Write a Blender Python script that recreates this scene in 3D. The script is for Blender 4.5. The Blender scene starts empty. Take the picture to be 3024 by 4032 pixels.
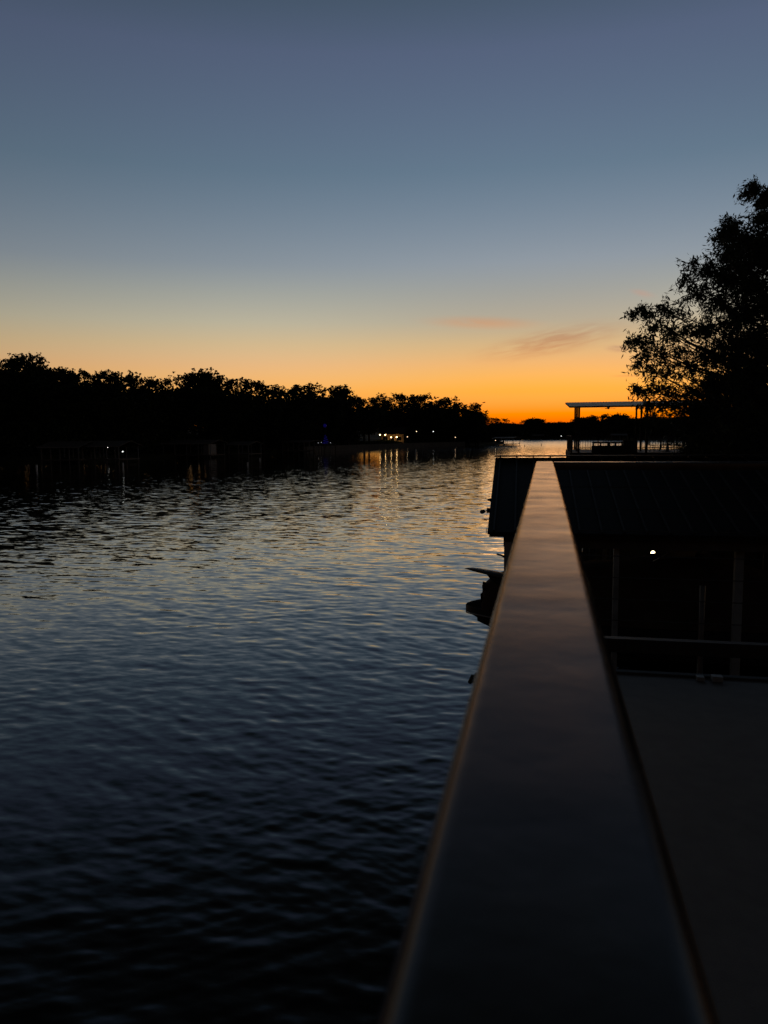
import bpy, math, random
import numpy as np
from mathutils import Vector, Matrix

R = math.radians
random.seed(7)
rng = np.random.default_rng(11)
sc = bpy.context.scene
COL = sc.collection

# ------------------------------------------------------------------ camera
CAM = Vector((0, 0, 4.4))
F, CX, CY = 3028.0, 1512.0, 2016.0
ROT = (Matrix.Rotation(R(11.77), 3, 'Z') @ Matrix.Rotation(math.pi / 2 + R(-5.81), 3, 'X')
       @ Matrix.Rotation(R(-0.45), 3, 'Z'))
cam = bpy.data.cameras.new('camera')
cam.sensor_fit = 'VERTICAL'
cam.lens = 5.7
cam.sensor_height = 5.7 * 4032 / F
cam.sensor_width = 5.7 * 3024 / F
cam.clip_start = 0.02
cam.clip_end = 9000
cam.dof.use_dof = True
cam.dof.focus_distance = 26
cam.dof.aperture_fstop = 1.7
camo = bpy.data.objects.new('camera', cam)
camo.matrix_world = Matrix.Translation(CAM) @ ROT.to_4x4()
COL.objects.link(camo)
sc.camera = camo


def ray(px, py):
    return ROT @ Vector(((px - CX) / F, -(py - CY) / F, -1))


def on_z(px, py, z=0.0):
    """the point of the horizontal plane z seen in direction (px, py)"""
    d = ray(px, py)
    return CAM + d * ((z - CAM.z) / d.z)


def on_y(px, py, y):
    """the point of the vertical plane at distance y along the rail's direction"""
    d = ray(px, py)
    return CAM + d * (y / d.y)


def at_r(px, py, r):
    d = ray(px, py)
    return CAM + d * (r / math.hypot(d.x, d.y))


# ------------------------------------------------------------------ materials
def mat(name, col, rough=0.6, metal=0.0, vary=0.25, scale=6.0, bump=0.0, bscale=30.0, spec=0.5,
        coat=0.0, coat_rough=0.1, emit=None, estr=0.0, rvary=0.0):
    m = bpy.data.materials.new(name)
    m.use_nodes = True
    nt = m.node_tree
    b = nt.nodes['Principled BSDF']
    b.inputs['Roughness'].default_value = rough
    b.inputs['Metallic'].default_value = metal
    b.inputs['Specular IOR Level'].default_value = spec
    b.inputs['Coat Weight'].default_value = coat
    b.inputs['Coat Roughness'].default_value = coat_rough
    tc = nt.nodes.new('ShaderNodeTexCoord')
    n = nt.nodes.new('ShaderNodeTexNoise')
    n.inputs['Scale'].default_value = scale
    n.inputs['Detail'].default_value = 6
    nt.links.new(tc.outputs['Object'], n.inputs['Vector'])
    r = nt.nodes.new('ShaderNodeValToRGB')
    r.color_ramp.elements[0].position = 0.3
    r.color_ramp.elements[1].position = 0.7
    r.color_ramp.elements[0].color = [max(0, c * (1 - vary)) for c in col] + [1]
    r.color_ramp.elements[1].color = [min(1, c * (1 + vary)) for c in col] + [1]
    nt.links.new(n.outputs['Fac'], r.inputs['Fac'])
    nt.links.new(r.outputs['Color'], b.inputs['Base Color'])
    if rvary:
        mr = nt.nodes.new('ShaderNodeMapRange')
        mr.inputs['From Min'].default_value = 0.3
        mr.inputs['From Max'].default_value = 0.7
        mr.inputs['To Min'].default_value = max(0.02, rough - rvary)
        mr.inputs['To Max'].default_value = rough + rvary
        nt.links.new(n.outputs['Fac'], mr.inputs['Value'])
        nt.links.new(mr.outputs['Result'], b.inputs['Roughness'])
    if bump:
        n2 = nt.nodes.new('ShaderNodeTexNoise')
        n2.inputs['Scale'].default_value = bscale
        n2.inputs['Detail'].default_value = 5
        nt.links.new(tc.outputs['Object'], n2.inputs['Vector'])
        bp = nt.nodes.new('ShaderNodeBump')
        bp.inputs['Strength'].default_value = 1.0
        bp.inputs['Distance'].default_value = bump
        nt.links.new(n2.outputs['Fac'], bp.inputs['Height'])
        nt.links.new(bp.outputs['Normal'], b.inputs['Normal'])
    if emit:
        b.inputs['Emission Color'].default_value = (*emit, 1)
        b.inputs['Emission Strength'].default_value = estr
    return m


M = {}
M['rail'] = mat('bronze_coated_rail', (0.058, 0.060, 0.058), 0.23, 1.0, 0.10, 9, 0.0016, 9.0, rvary=0.05)
M['rail'].node_tree.nodes['Principled BSDF'].inputs['Specular Tint'].default_value = (0.60, 0.53, 0.52, 1)
M['deck'] = mat('coated_deck_floor', (0.13, 0.118, 0.108), 0.7, 0, 0.12, 14, 0.0012, 260, 0.4)
M['edge'] = mat('deck_edge_trim', (0.04, 0.038, 0.035), 0.75, 0, 0.25, 8)
M['cable'] = mat('stainless_cable', (0.05, 0.05, 0.05), 0.35, 0.8)
M['steel'] = mat('galvanised_steel', (0.10, 0.095, 0.09), 0.42, 0.3, 0.25, 5)
M['postpaint'] = mat('grey_painted_post', (0.24, 0.25, 0.24), 0.6, 0, 0.3, 3)
M['bottomrail'] = mat('bottom_rail_metal', (0.035, 0.031, 0.028), 0.6, 0, 0.2, 6, spec=0.25)
M['bracket'] = mat('pale_bracket', (0.22, 0.22, 0.21), 0.5, 0.2)
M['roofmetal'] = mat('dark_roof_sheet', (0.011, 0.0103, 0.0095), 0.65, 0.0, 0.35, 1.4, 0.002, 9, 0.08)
M['seam'] = mat('lighter_roof_seam', (0.022, 0.021, 0.020), 0.6, 0.0, 0.5, 3, spec=0.2)  # seams slightly lighter than the roof sheet
M['greyroof'] = mat('pale_corrugated_sheet', (0.80, 0.69, 0.56), 0.6, 0.0, 0.2, 0.6)
M['wood'] = mat('weathered_timber', (0.075, 0.062, 0.050), 0.75, 0, 0.35, 5, 0.004, 30, 0.3)
M['darkwood'] = mat('dark_timber', (0.03, 0.025, 0.02), 0.8, 0, 0.35, 5, 0.004, 30, 0.2)
M['palewood'] = mat('pale_painted_timber', (0.15, 0.145, 0.14), 0.7, 0, 0.25, 2)
M['white'] = mat('white_plastic_sleeve', (0.6, 0.6, 0.57), 0.5)
M['gel'] = mat('boat_gelcoat', (0.028, 0.029, 0.032), 0.5, 0, 0.1, 2, spec=0.3)
M['nonskid'] = mat('matt_foredeck_cover', (0.03, 0.03, 0.031), 0.9, 0, 0.2, 4, spec=0.1)
M['stripe'] = mat('boat_rub_strip', (0.30, 0.30, 0.29), 0.35, 0.2)
M['canvas'] = mat('boat_cover_canvas', (0.060, 0.042, 0.030), 0.85, 0, 0.3, 3, 0.008, 12, 0.2)
M['board'] = mat('board_foam', (0.10, 0.095, 0.09), 0.5, 0, 0.15, 3)
M['glass'] = mat('dark_acrylic', (0.01, 0.01, 0.012), 0.08, 0, 0.1, 2)
M['bark'] = mat('tree_bark', (0.045, 0.035, 0.028), 0.9, 0, 0.4, 9, 0.01, 20, 0.2)
M['leaf'] = mat('leaf_near', (0.040, 0.055, 0.022), 0.6, 0, 0.4, 1.5, spec=0.25)
M['leaf2'] = mat('leaf_far', (0.030, 0.040, 0.018), 0.8, 0, 0.4, 0.5, spec=0.15)
M['earth'] = mat('bank_earth', (0.035, 0.038, 0.022), 0.95, 0, 0.4, 0.2, spec=0.1)
M['hill'] = mat('far_hill_scrub', (0.05, 0.045, 0.04), 0.95, 0, 0.3, 0.02, spec=0.1)
M['wall'] = mat('house_siding', (0.50, 0.33, 0.18), 0.8, 0, 0.2, 0.8)
M['stone'] = mat('seawall_concrete', (0.05, 0.047, 0.042), 0.85, 0, 0.3, 0.8)
M['plaster'] = mat('shed_boards', (0.035, 0.032, 0.028), 0.85, 0, 0.3, 1)
M['black'] = mat('black_plastic', (0.015, 0.015, 0.015), 0.6)
M['warm'] = mat('warm_bulb', (1, .8, .5), 0.5, vary=0, emit=(1.0, 0.62, 0.24), estr=2.2)
M['warmdim'] = mat('warm_bulb_dim', (1, .8, .5), 0.5, vary=0, emit=(1.0, 0.70, 0.40), estr=0.3)
M['cool'] = mat('cool_bulb', (1, 1, 1), 0.5, vary=0, emit=(0.95, 1.0, 0.92), estr=0.32)
M['cooldim'] = mat('cool_bulb_dim', (1, 1, 1), 0.5, vary=0, emit=(0.9, 0.95, 1.0), estr=0.08)
M['globe'] = mat('globe_bulb', (1, 1, .9), 0.5, vary=0, emit=(1.0, 0.80, 0.42), estr=1.6)
M['blue'] = mat('blue_led_mesh', (0.02, 0.02, 0.3), 0.5, vary=0, emit=(0.05, 0.03, 1.0), estr=0.0045)
M['screen'] = mat('lit_window', (1, .8, .5), 0.5, vary=0, emit=(1.0, 0.55, 0.2), estr=0.10)


# ------------------------------------------------------------------ object helpers
def tag(o, label=None, cat=None, group=None, kind=None):
    if label: o['label'] = label
    if cat: o['category'] = cat
    if group: o['group'] = group
    if kind: o['kind'] = kind
    return o


def link(name, data, parent=None):
    o = bpy.data.objects.new(name, data)
    COL.objects.link(o)
    if parent is not None:
        o.parent = parent
    return o


def thing(name, loc, label, cat, group=None, rz=0.0):
    o = link(name, None)
    o.location = loc
    o.rotation_euler = (0, 0, rz)
    o.empty_display_size = 0.2
    return tag(o, label, cat, group)


def mesh_np(name, v, f, m, smooth=False):
    """v (n,3), f (k,4) or (k,3) numpy arrays -> mesh"""
    me = bpy.data.meshes.new(name)
    k = f.shape[1]
    me.vertices.add(len(v)); me.vertices.foreach_set('co', np.ascontiguousarray(v, np.float32).ravel())
    me.loops.add(f.size); me.loops.foreach_set('vertex_index', np.ascontiguousarray(f, np.int32).ravel())
    me.polygons.add(len(f)); me.polygons.foreach_set('loop_start', np.arange(0, f.size, k, dtype=np.int32))
    me.polygons.foreach_set('use_smooth', np.full(len(f), smooth, bool))
    me.materials.append(m)
    me.update(calc_edges=True)
    return me


class MB:
    def __init__(s):
        s.v = []; s.f = []; s.sm = []

    def add(s, vs, fs, smooth=False):
        b = len(s.v)
        s.v += [tuple(p) for p in vs]
        s.f += [tuple(i + b for i in f) for f in fs]
        s.sm += [smooth] * len(fs)
        return s

    def box(s, x0, x1, y0, y1, z0, z1):
        v = [(x, y, z) for z in (z0, z1) for y in (y0, y1) for x in (x0, x1)]
        return s.add(v, [(0, 2, 3, 1), (4, 5, 7, 6), (0, 1, 5, 4), (2, 6, 7, 3), (0, 4, 6, 2), (1, 3, 7, 5)])

    def beam(s, a, b, w, h, up=(0, 0, 1)):
        a, b = Vector(a), Vector(b)
        d = (b - a).normalized()
        side = d.cross(Vector(up))
        if side.length < 1e-4:
            side = Vector((1, 0, 0))
        side.normalize()
        u = side.cross(d)
        v = []
        for p in (a, b):
            for i, j in ((-1, -1), (1, -1), (1, 1), (-1, 1)):
                v.append(p + side * (i * w / 2) + u * (j * h / 2))
        return s.add(v, [(0, 1, 2, 3), (7, 6, 5, 4), (0, 4, 5, 1), (1, 5, 6, 2), (2, 6, 7, 3), (3, 7, 4, 0)])

    def tube(s, pts, rad, n=8, caps=True):
        pts = [Vector(p) for p in pts]
        rs = rad if isinstance(rad, (list, tuple)) else [rad] * len(pts)
        v = []
        ref = Vector((0.13, 0.31, 0.94))
        for i, p in enumerate(pts):
            d = (pts[min(i + 1, len(pts) - 1)] - pts[max(i - 1, 0)]).normalized()
            sd = d.cross(ref)
            if sd.length < 0.05:
                sd = d.cross(Vector((1, 0, 0)))
            sd.normalize()
            u = sd.cross(d)
            for k in range(n):
                a = 2 * math.pi * k / n
                v.append(p + (sd * math.cos(a) + u * math.sin(a)) * rs[i])
        f = []
        for i in range(len(pts) - 1):
            for k in range(n):
                f.append((i * n + k, i * n + (k + 1) % n, (i + 1) * n + (k + 1) % n, (i + 1) * n + k))
        s.add(v, f, True)
        if caps:
            b = len(s.v) - len(v)
            s.f.append(tuple(b + k for k in range(n))[::-1]); s.sm.append(False)
            s.f.append(tuple(b + (len(pts) - 1) * n + k for k in range(n))); s.sm.append(False)
        return s

    def ball(s, c, r, n=12, sz=1.0):
        v = []; f = []
        m = n // 2
        for i in range(m + 1):
            t = math.pi * i / m
            for k in range(n):
                a = 2 * math.pi * k / n
                v.append((c[0] + r * math.sin(t) * math.cos(a), c[1] + r * math.sin(t) * math.sin(a), c[2] + sz * r * math.cos(t)))
        for i in range(m):
            for k in range(n):
                f.append((i * n + k, (i + 1) * n + k, (i + 1) * n + (k + 1) % n, i * n + (k + 1) % n))
        return s.add(v, f, True)

    def grid(s, rows, smooth=True, close=False):
        """rows: list of equal-length lists of points"""
        n = len(rows[0]); v = [p for r in rows for p in r]; f = []
        for i in range(len(rows) - 1):
            for k in range(n if close else n - 1):
                f.append((i * n + k, i * n + (k + 1) % n, (i + 1) * n + (k + 1) % n, (i + 1) * n + k))
        return s.add(v, f, smooth)

    def prism(s, poly, p0, ex, ey, ez, t):
        """polygon (u,w) in the ex/ez plane at p0, extruded t along ey"""
        p0, ex, ey, ez = Vector(p0), Vector(ex), Vector(ey), Vector(ez)
        n = len(poly)
        v = [p0 + ex * u + ez * w for u, w in poly] + [p0 + ex * u + ez * w + ey * t for u, w in poly]
        f = [tuple(range(n)), tuple(range(2 * n - 1, n - 1, -1))]
        f += [(i, i + n, (i + 1) % n + n, (i + 1) % n) for i in range(n)]
        return s.add(v, f)

    def build(s, name, m, parent=None, bevel=0.0, seg=2):
        me = bpy.data.meshes.new(name)
        me.from_pydata(s.v, [], s.f)
        me.polygons.foreach_set('use_smooth', s.sm)
        me.materials.append(m)
        me.update()
        o = link(name, me, parent)
        if bevel:
            b = o.modifiers.new('bevel', 'BEVEL'); b.width = bevel; b.segments = seg; b.limit_method = 'ANGLE'
            b.harden_normals = True
        return o


def children(o):
    return [c for c in bpy.data.objects if c.parent == o]


def copy_tree(o, parent=None):
    c = o.copy(); COL.objects.link(c); c.parent = parent
    for ch in children(o):
        copy_tree(ch, c)
    return c


# ------------------------------------------------------------------ sky
w = bpy.data.worlds.new('World'); sc.world = w; w.use_nodes = True
nt = w.node_tree; N = nt.nodes; L = nt.links
bg = N['Background']; bg.inputs['Strength'].default_value = 0.125
sky = N.new('ShaderNodeTexSky'); sky.sky_type = 'NISHITA'; sky.sun_disc = False
sky.sun_elevation = R(-2.0); sky.sun_rotation = R(2.0)
tc = N.new('ShaderNodeTexCoord')
sep = N.new('ShaderNodeSeparateXYZ'); L.new(tc.outputs['Generated'], sep.inputs[0])
asn = N.new('ShaderNodeMath'); asn.operation = 'ARCSINE'; L.new(sep.outputs['Z'], asn.inputs[0])
mre = N.new('ShaderNodeMapRange'); mre.inputs['From Min'].default_value = 0; mre.inputs['From Max'].default_value = R(50)
L.new(asn.outputs[0], mre.inputs['Value'])


def ramp(stops, src):
    r = N.new('ShaderNodeValToRGB')
    els = r.color_ramp.elements
    while len(els) < len(stops):
        els.new(0.5)
    for e, (p, c) in zip(els, stops):
        e.position = p; e.color = (*c, 1)
    L.new(src, r.inputs['Fac'])
    return r.outputs['Color']


# sky tint by elevation (degrees), darkened overhead to dim what water and rail reflect
HI = [(12, (.63, .70, .84)), (18, (.44, .58, .71)), (25, (.45, .515, .68)), (28.5, (.34, .44, .51)), (33, (.22, .24, .23)), (40, (.14, .13, .11)), (50, (.11, .10, .085))]
K = [(0.0, (1.3, 1.0, 1.2)), (1.2, (1.15, .97, 1.5)), (3, (1.06, .84, .42)), (5, (1.03, .77, .58)), (6.5, (.90, .76, .64)), (8, (.74, .71, .72)), (10, (.68, .70, .76))] + HI
K2 = [(0.0, (1.5, 1.1, 1.6)), (1.2, (1.35, 1.05, 1.5)), (3, (1.24, .98, .95)), (5, (1.16, .90, .88)), (6.5, (1.06, .91, .84)), (8, (.93, .90, .90)), (10, (.79, .81, .86))] + HI
corr0 = ramp([(e / 50, tuple(x / 1.6 for x in c)) for e, c in K], mre.outputs[0])
corr1 = ramp([(e / 50, tuple(x / 1.6 for x in c)) for e, c in K2], mre.outputs[0])
azn = N.new('ShaderNodeMath'); azn.operation = 'ARCTAN2'; L.new(sep.outputs['X'], azn.inputs[0]); L.new(sep.outputs['Y'], azn.inputs[1])
aza = N.new('ShaderNodeMath'); aza.operation = 'ABSOLUTE'; L.new(azn.outputs[0], aza.inputs[0])
azm = N.new('ShaderNodeMapRange'); azm.interpolation_type = 'SMOOTHSTEP'; azm.inputs['From Min'].default_value = R(1); azm.inputs['From Max'].default_value = R(24)
L.new(aza.outputs[0], azm.inputs['Value'])
cmx = N.new('ShaderNodeMix'); cmx.data_type = 'RGBA'; L.new(azm.outputs[0], cmx.inputs['Factor']); L.new(corr0, cmx.inputs['A']); L.new(corr1, cmx.inputs['B'])
corr = cmx.outputs['Result']
mul = N.new('ShaderNodeMix'); mul.data_type = 'RGBA'; mul.blend_type = 'MULTIPLY'; mul.inputs['Factor'].default_value = 1
L.new(sky.outputs[0], mul.inputs['A']); L.new(corr, mul.inputs['B'])
# thin evening cloud: streaks low over the sunset
at2 = N.new('ShaderNodeMath'); at2.operation = 'ARCTAN2'; L.new(sep.outputs['X'], at2.inputs[0]); L.new(sep.outputs['Y'], at2.inputs[1])


def cloud(az, el, saz, sel, tilt, nscale, lo, hi, seed):
    """soft streaky patch centred at azimuth az, elevation el (degrees)"""
    c = N.new('ShaderNodeCombineXYZ')
    a = N.new('ShaderNodeMath'); a.operation = 'SUBTRACT'; L.new(at2.outputs[0], a.inputs[0]); a.inputs[1].default_value = R(az)
    e = N.new('ShaderNodeMath'); e.operation = 'SUBTRACT'; L.new(asn.outputs[0], e.inputs[0]); e.inputs[1].default_value = R(el)
    t = N.new('ShaderNodeMath'); t.operation = 'MULTIPLY_ADD'; L.new(a.outputs[0], t.inputs[0]); t.inputs[1].default_value = -tilt; L.new(e.outputs[0], t.inputs[2])
    L.new(a.outputs[0], c.inputs[0]); L.new(t.outputs[0], c.inputs[1])
    sc1 = N.new('ShaderNodeVectorMath'); sc1.operation = 'MULTIPLY'; L.new(c.outputs[0], sc1.inputs[0]); sc1.inputs[1].default_value = (1 / R(saz), 1 / R(sel), 0)
    ln = N.new('ShaderNodeVectorMath'); ln.operation = 'LENGTH'; L.new(sc1.outputs[0], ln.inputs[0])
    fall = N.new('ShaderNodeMapRange'); fall.interpolation_type = 'SMOOTHSTEP'
    fall.inputs['From Min'].default_value = 1.0; fall.inputs['From Max'].default_value = 0.0
    L.new(ln.outputs['Value'], fall.inputs['Value'])
    nv = N.new('ShaderNodeVectorMath'); nv.operation = 'MULTIPLY_ADD'; L.new(c.outputs[0], nv.inputs[0])
    nv.inputs[1].default_value = (nscale, nscale * 7, 0); nv.inputs[2].default_value = (seed, seed * 2.3, 0)
    nn = N.new('ShaderNodeTexNoise'); nn.inputs['Scale'].default_value = 1; nn.inputs['Detail'].default_value = 5
    nn.inputs['Distortion'].default_value = 0.6
    L.new(nv.outputs[0], nn.inputs['Vector'])
    nr = N.new('ShaderNodeMapRange'); nr.inputs['From Min'].default_value = lo; nr.inputs['From Max'].default_value = hi
    L.new(nn.outputs['Fac'], nr.inputs['Value'])
    m = N.new('ShaderNodeMath'); m.operation = 'MULTIPLY'; L.new(fall.outputs[0], m.inputs[0]); L.new(nr.outputs[0], m.inputs[1])
    return m.outputs[0]


# the side of the sky away from the afterglow is dimmer (the bank and its trees stand there too)
bk = N.new('ShaderNodeMapRange'); bk.interpolation_type = 'SMOOTHSTEP'
bk.inputs['From Min'].default_value = -0.35; bk.inputs['From Max'].default_value = 0.45
bk.inputs['To Min'].default_value = 0.38; bk.inputs['To Max'].default_value = 1.0
L.new(sep.outputs['Y'], bk.inputs['Value'])
bs = N.new('ShaderNodeVectorMath'); bs.operation = 'SCALE'; L.new(mul.outputs['Result'], bs.inputs[0]); L.new(bk.outputs[0], bs.inputs['Scale'])
cur = bs.outputs[0]
for (az, el, saz, sel, tilt, ns, lo, hi, seed, colr, amt) in (
        (0.6, 6.45, 7.0, 1.35, 0.16, 26, 0.24, 0.60, 3.1, (0.84, 0.67, 0.66), 1.0),
        (4.9, 5.8, 1.1, 0.35, -0.08, 26, 0.25, 0.6, 8.2, (0.70, 0.62, 0.82), 1.0),
        (-4.6, 7.9, 5.6, 0.62, -0.05, 14, 0.0, 0.45, 5.7, (1.20, 0.87, 0.72), 1.0),
        (6.6, 9.4, 1.2, 0.35, -0.3, 14, 0.2, 0.6, 1.7, (1.25, 0.90, 0.82), 0.9),
        (5.8, 3.9, 1.8, 0.14, -0.02, 14, 0.2, 0.6, 2.7, (0.88, 0.80, 0.9), 0.8)):
    f = cloud(az, el, saz, sel, tilt, ns, lo, hi, seed)
    fm = N.new('ShaderNodeMath'); fm.operation = 'MULTIPLY'; L.new(f, fm.inputs[0]); fm.inputs[1].default_value = amt
    mx = N.new('ShaderNodeMix'); mx.data_type = 'RGBA'; mx.blend_type = 'MULTIPLY'
    mx.clamp_factor = True
    L.new(fm.outputs[0], mx.inputs['Factor']); L.new(cur, mx.inputs['A']); mx.inputs['B'].default_value = (*colr, 1)
    cur = mx.outputs['Result']
gain = N.new('ShaderNodeVectorMath'); gain.operation = 'SCALE'; gain.inputs['Scale'].default_value = 1.6
L.new(cur, gain.inputs[0]); L.new(gain.outputs[0], bg.inputs['Color'])

sun = bpy.data.lights.new('afterglow_sun', 'SUN'); sun.energy = 0.004; sun.angle = R(14); sun.color = (1, .62, .35)
suno = link('afterglow_sun', sun); suno.rotation_euler = (R(88.0), 0, R(178))  # light comes from low over +Y

# ------------------------------------------------------------------ terrain: one sheet with the lake cut into it
LAKE = [(-190, -400), (-165, 0), (-140, 70), (-97, 106), (-79, 115), (-75, 126), (-70, 137), (-64, 152), (-58, 178), (-49, 211),
        (-38, 243), (-27, 268), (-19, 288), (-17, 330), (-24, 380), (-50, 440), (-70, 512), (-16, 503), (14, 482), (59, 422), (88, 381),
        (120, 330), (104, 240), (62, 150), (30, 95), (16, 68), (13, 60), (12, 48), (7, 43), (2.6, 36), (1.4, 26), (1.4, 18.9),
        (8.5, 18.6), (9.5, 10), (11, -20), (18, -400)]


def lake_sd(P):
    """signed distance to the shoreline: positive on land"""
    A = np.array(LAKE); B = np.roll(A, -1, 0)
    d2 = np.full(len(P), 1e18); ins = np.zeros(len(P), bool)
    for a, b in zip(A, B):
        ab = b - a; t = np.clip(((P - a) @ ab) / (ab @ ab), 0, 1)
        q = P - (a + t[:, None] * ab); d2 = np.minimum(d2, (q ** 2).sum(1))
        c = (a[1] > P[:, 1]) != (b[1] > P[:, 1])
        with np.errstate(divide='ignore', invalid='ignore'):
            xi = (b[0] - a[0]) * (P[:, 1] - a[1]) / (b[1] - a[1] if b[1] != a[1] else 1e-9) + a[0]
        ins ^= c & (P[:, 0] < xi)
    return np.sqrt(d2) * np.where(ins, -1, 1)


def ground_z(P):
    P = np.atleast_2d(np.array(P, float))
    d = lake_sd(P)
    left = (P[:, 0] < -12) & (P[:, 1] < 400)
    top = np.where(left, 5.2, np.where(P[:, 1] > 200, 6.0, 1.6))
    z = np.where(d > 0, 0.75 + (top - 0.75) * np.clip((d - 2) / 55, 0, 1) ** 0.8, -1.6)
    z = np.where((d > -1.5) & (d <= 0), -0.5 - 0.7 * (-d), z)
    z += np.where(d > 3, 0.25 * np.sin(P[:, 0] * .31 + 1) * np.sin(P[:, 1] * .23), 0)
    return z


def axis(core0, core1, step, lim0, lim1):
    a = list(np.arange(core0, core1 + step, step))
    s = step; x = core1
    while x < lim1:
        s *= 1.5; x += s; a.append(x)
    s = step; x = core0
    while x > lim0:
        s *= 1.5; x -= s; a.insert(0, x)
    return np.array(a)


xs = axis(-230, 160, 1.9, -4500, 4500); ys = axis(-40, 600, 2.6, -4500, 4500)
gx, gy = np.meshgrid(xs, ys)
P = np.stack([gx.ravel(), gy.ravel()], 1)
V = np.column_stack([P, ground_z(P)])
i = np.arange(len(ys) - 1)[:, None] * len(xs) + np.arange(len(xs) - 1)[None]
i = i.ravel()
Fc = np.stack([i, i + 1, i + 1 + len(xs), i + len(xs)], 1)
o = link('terrain', mesh_np('terrain', V, Fc, M['earth'], True)); o['kind'] = 'structure'

# distant low ridge beyond the far shore
rows = []
for k, (yy, zz) in enumerate(((1500, -2), (2300, 14), (3000, 32), (3400, 30), (4200, -2))):
    rows.append([(x, yy + 120 * math.sin(x * .002), zz + (3.5 * math.sin(x * .0031 + 1) + 1.5 * math.sin(x * .011)) * (0 < k < 4))
                 for x in np.linspace(-2600, 2400, 90)])
o = MB().grid(rows).build('hills', M['hill']); o['kind'] = 'structure'

# ------------------------------------------------------------------ water
def water():
    r1 = np.exp(np.arange(math.log(2.2), math.log(95), 0.0040))
    r2 = np.exp(np.linspace(math.log(95.6), math.log(4300), 46))[1:]
    r = np.concatenate([[0.01, 1.0, 1.7], r1, r2])
    a1 = np.radians(np.arange(-62, 32, 0.135))           # fine fan over the open water, measured from +Y to the right
    a2 = np.radians(np.arange(32, 298, 4.3))
    a = np.concatenate([a1, a2])
    rr, aa = np.meshgrid(r, a, indexing='ij')
    X = (rr * np.sin(aa)).ravel(); Y = (rr * np.cos(aa)).ravel()
    Z = np.zeros_like(X)
    deg = np.degrees(aa).ravel(); RR = rr.ravel()
    fan = np.clip((deg + 62) / 6, 0, 1) * np.clip((32 - deg) / 6, 0, 1) * np.clip((RR - 2.2) / 2, 0, 1)
    g = np.random.default_rng(4)
    spacing = 0.0040 * RR
    wx = X + 0.25 * np.sin(Y * .9 + .4 * X) + 0.12 * np.sin(Y * 2.3 - X)
    wy = Y + 0.25 * np.sin(X * .8 - .3 * Y + 1)
    for n in range(90):
        lam = 0.14 * (1.6 / 0.14) ** (g.random() ** 1.4)
        th = R(13) + g.normal() * R(30)                    # crests lie mostly across the view
        k = 2 * math.pi / lam
        slope = 0.0074 * (1.0 if lam < 0.5 else (0.5 / lam) ** 0.9)
        ph = g.random() * 6.28
        fade = np.clip((lam / spacing - 2.6) / 2.5, 0, 1)
        s = np.sin(k * (np.sin(th) * wx + np.cos(th) * wy) + ph)
        Z += fade * (slope / k) * (s + 0.22 * (s * s))
    # patchy breeze
    gust = 0.85 + 0.35 * np.sin(X * .13 + 1.3 * np.sin(Y * .05)) * np.sin(Y * .11 + .7 + .8 * np.sin(X * .07))
    Z = Z * fan * gust
    nr, na = len(r), len(a)
    ii = (np.arange(nr - 1)[:, None] * na + np.arange(na)[None])
    jj = (np.arange(nr - 1)[:, None] * na + (np.arange(na) + 1)[None] % na)
    f = np.stack([ii.ravel(), (ii + na).ravel(), (jj + na).ravel(), jj.ravel()], 1)
    v = np.stack([X, Y, Z], 1)
    m = bpy.data.materials.new('lake_water'); m.use_nodes = True
    t = m.node_tree; b = t.nodes['Principled BSDF']
    b.inputs['Base Color'].default_value = (0.0006, 0.0011, 0.0012, 1)
    b.inputs['Roughness'].default_value = 0.045
    b.inputs['IOR'].default_value = 1.25
    b.inputs['Coat Weight'].default_value = 1.0; b.inputs['Coat IOR'].default_value = 1.12
    geo = t.nodes.new('ShaderNodeNewGeometry')

    def nz(scale, sx, sy, detail, gain, rot=13):
        mp = t.nodes.new('ShaderNodeMapping'); mp.inputs['Rotation'].default_value = (0, 0, R(rot))
        mp.inputs['Scale'].default_value = (sx * scale, sy * scale, 0)
        t.links.new(geo.outputs['Position'], mp.inputs['Vector'])
        n = t.nodes.new('ShaderNodeTexNoise'); n.inputs['Detail'].default_value = detail; n.inputs['Scale'].default_value = 1
        t.links.new(mp.outputs[0], n.inputs['Vector'])
        s = t.nodes.new('ShaderNodeVectorMath'); s.operation = 'SUBTRACT'; t.links.new(n.outputs['Color'], s.inputs[0]); s.inputs[1].default_value = (.5, .5, .5)
        q = t.nodes.new('ShaderNodeVectorMath'); q.operation = 'MULTIPLY'; t.links.new(s.outputs[0], q.inputs[0]); q.inputs[1].default_value = (gain * .75, gain, 0)
        return q.outputs[0]
    # distance-free statistics: fine ripples everywhere, the longer ones take over where the mesh is too coarse to carry them
    fine = nz(6.0, 0.6, 1.6, 3, 0.13)
    mid = nz(2.3, 0.5, 1.5, 3, 0.36)
    ln = t.nodes.new('ShaderNodeVectorMath'); ln.operation = 'LENGTH'; t.links.new(geo.outputs['Position'], ln.inputs[0])
    mr = t.nodes.new('ShaderNodeMapRange'); mr.inputs['From Min'].default_value = 10; mr.inputs['From Max'].default_value = 42
    mr.inputs['To Min'].default_value = 0.08
    t.links.new(ln.outputs['Value'], mr.inputs['Value'])
    big = t.nodes.new('ShaderNodeVectorMath'); big.operation = 'SCALE'; t.links.new(mid, big.inputs[0]); t.links.new(mr.outputs[0], big.inputs['Scale'])
    # calmer far reach
    mr2 = t.nodes.new('ShaderNodeMapRange'); mr2.inputs['From Min'].default_value = 60; mr2.inputs['From Max'].default_value = 210
    mr2.inputs['To Min'].default_value = 1.0; mr2.inputs['To Max'].default_value = 0.10
    t.links.new(ln.outputs['Value'], mr2.inputs['Value'])
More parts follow.
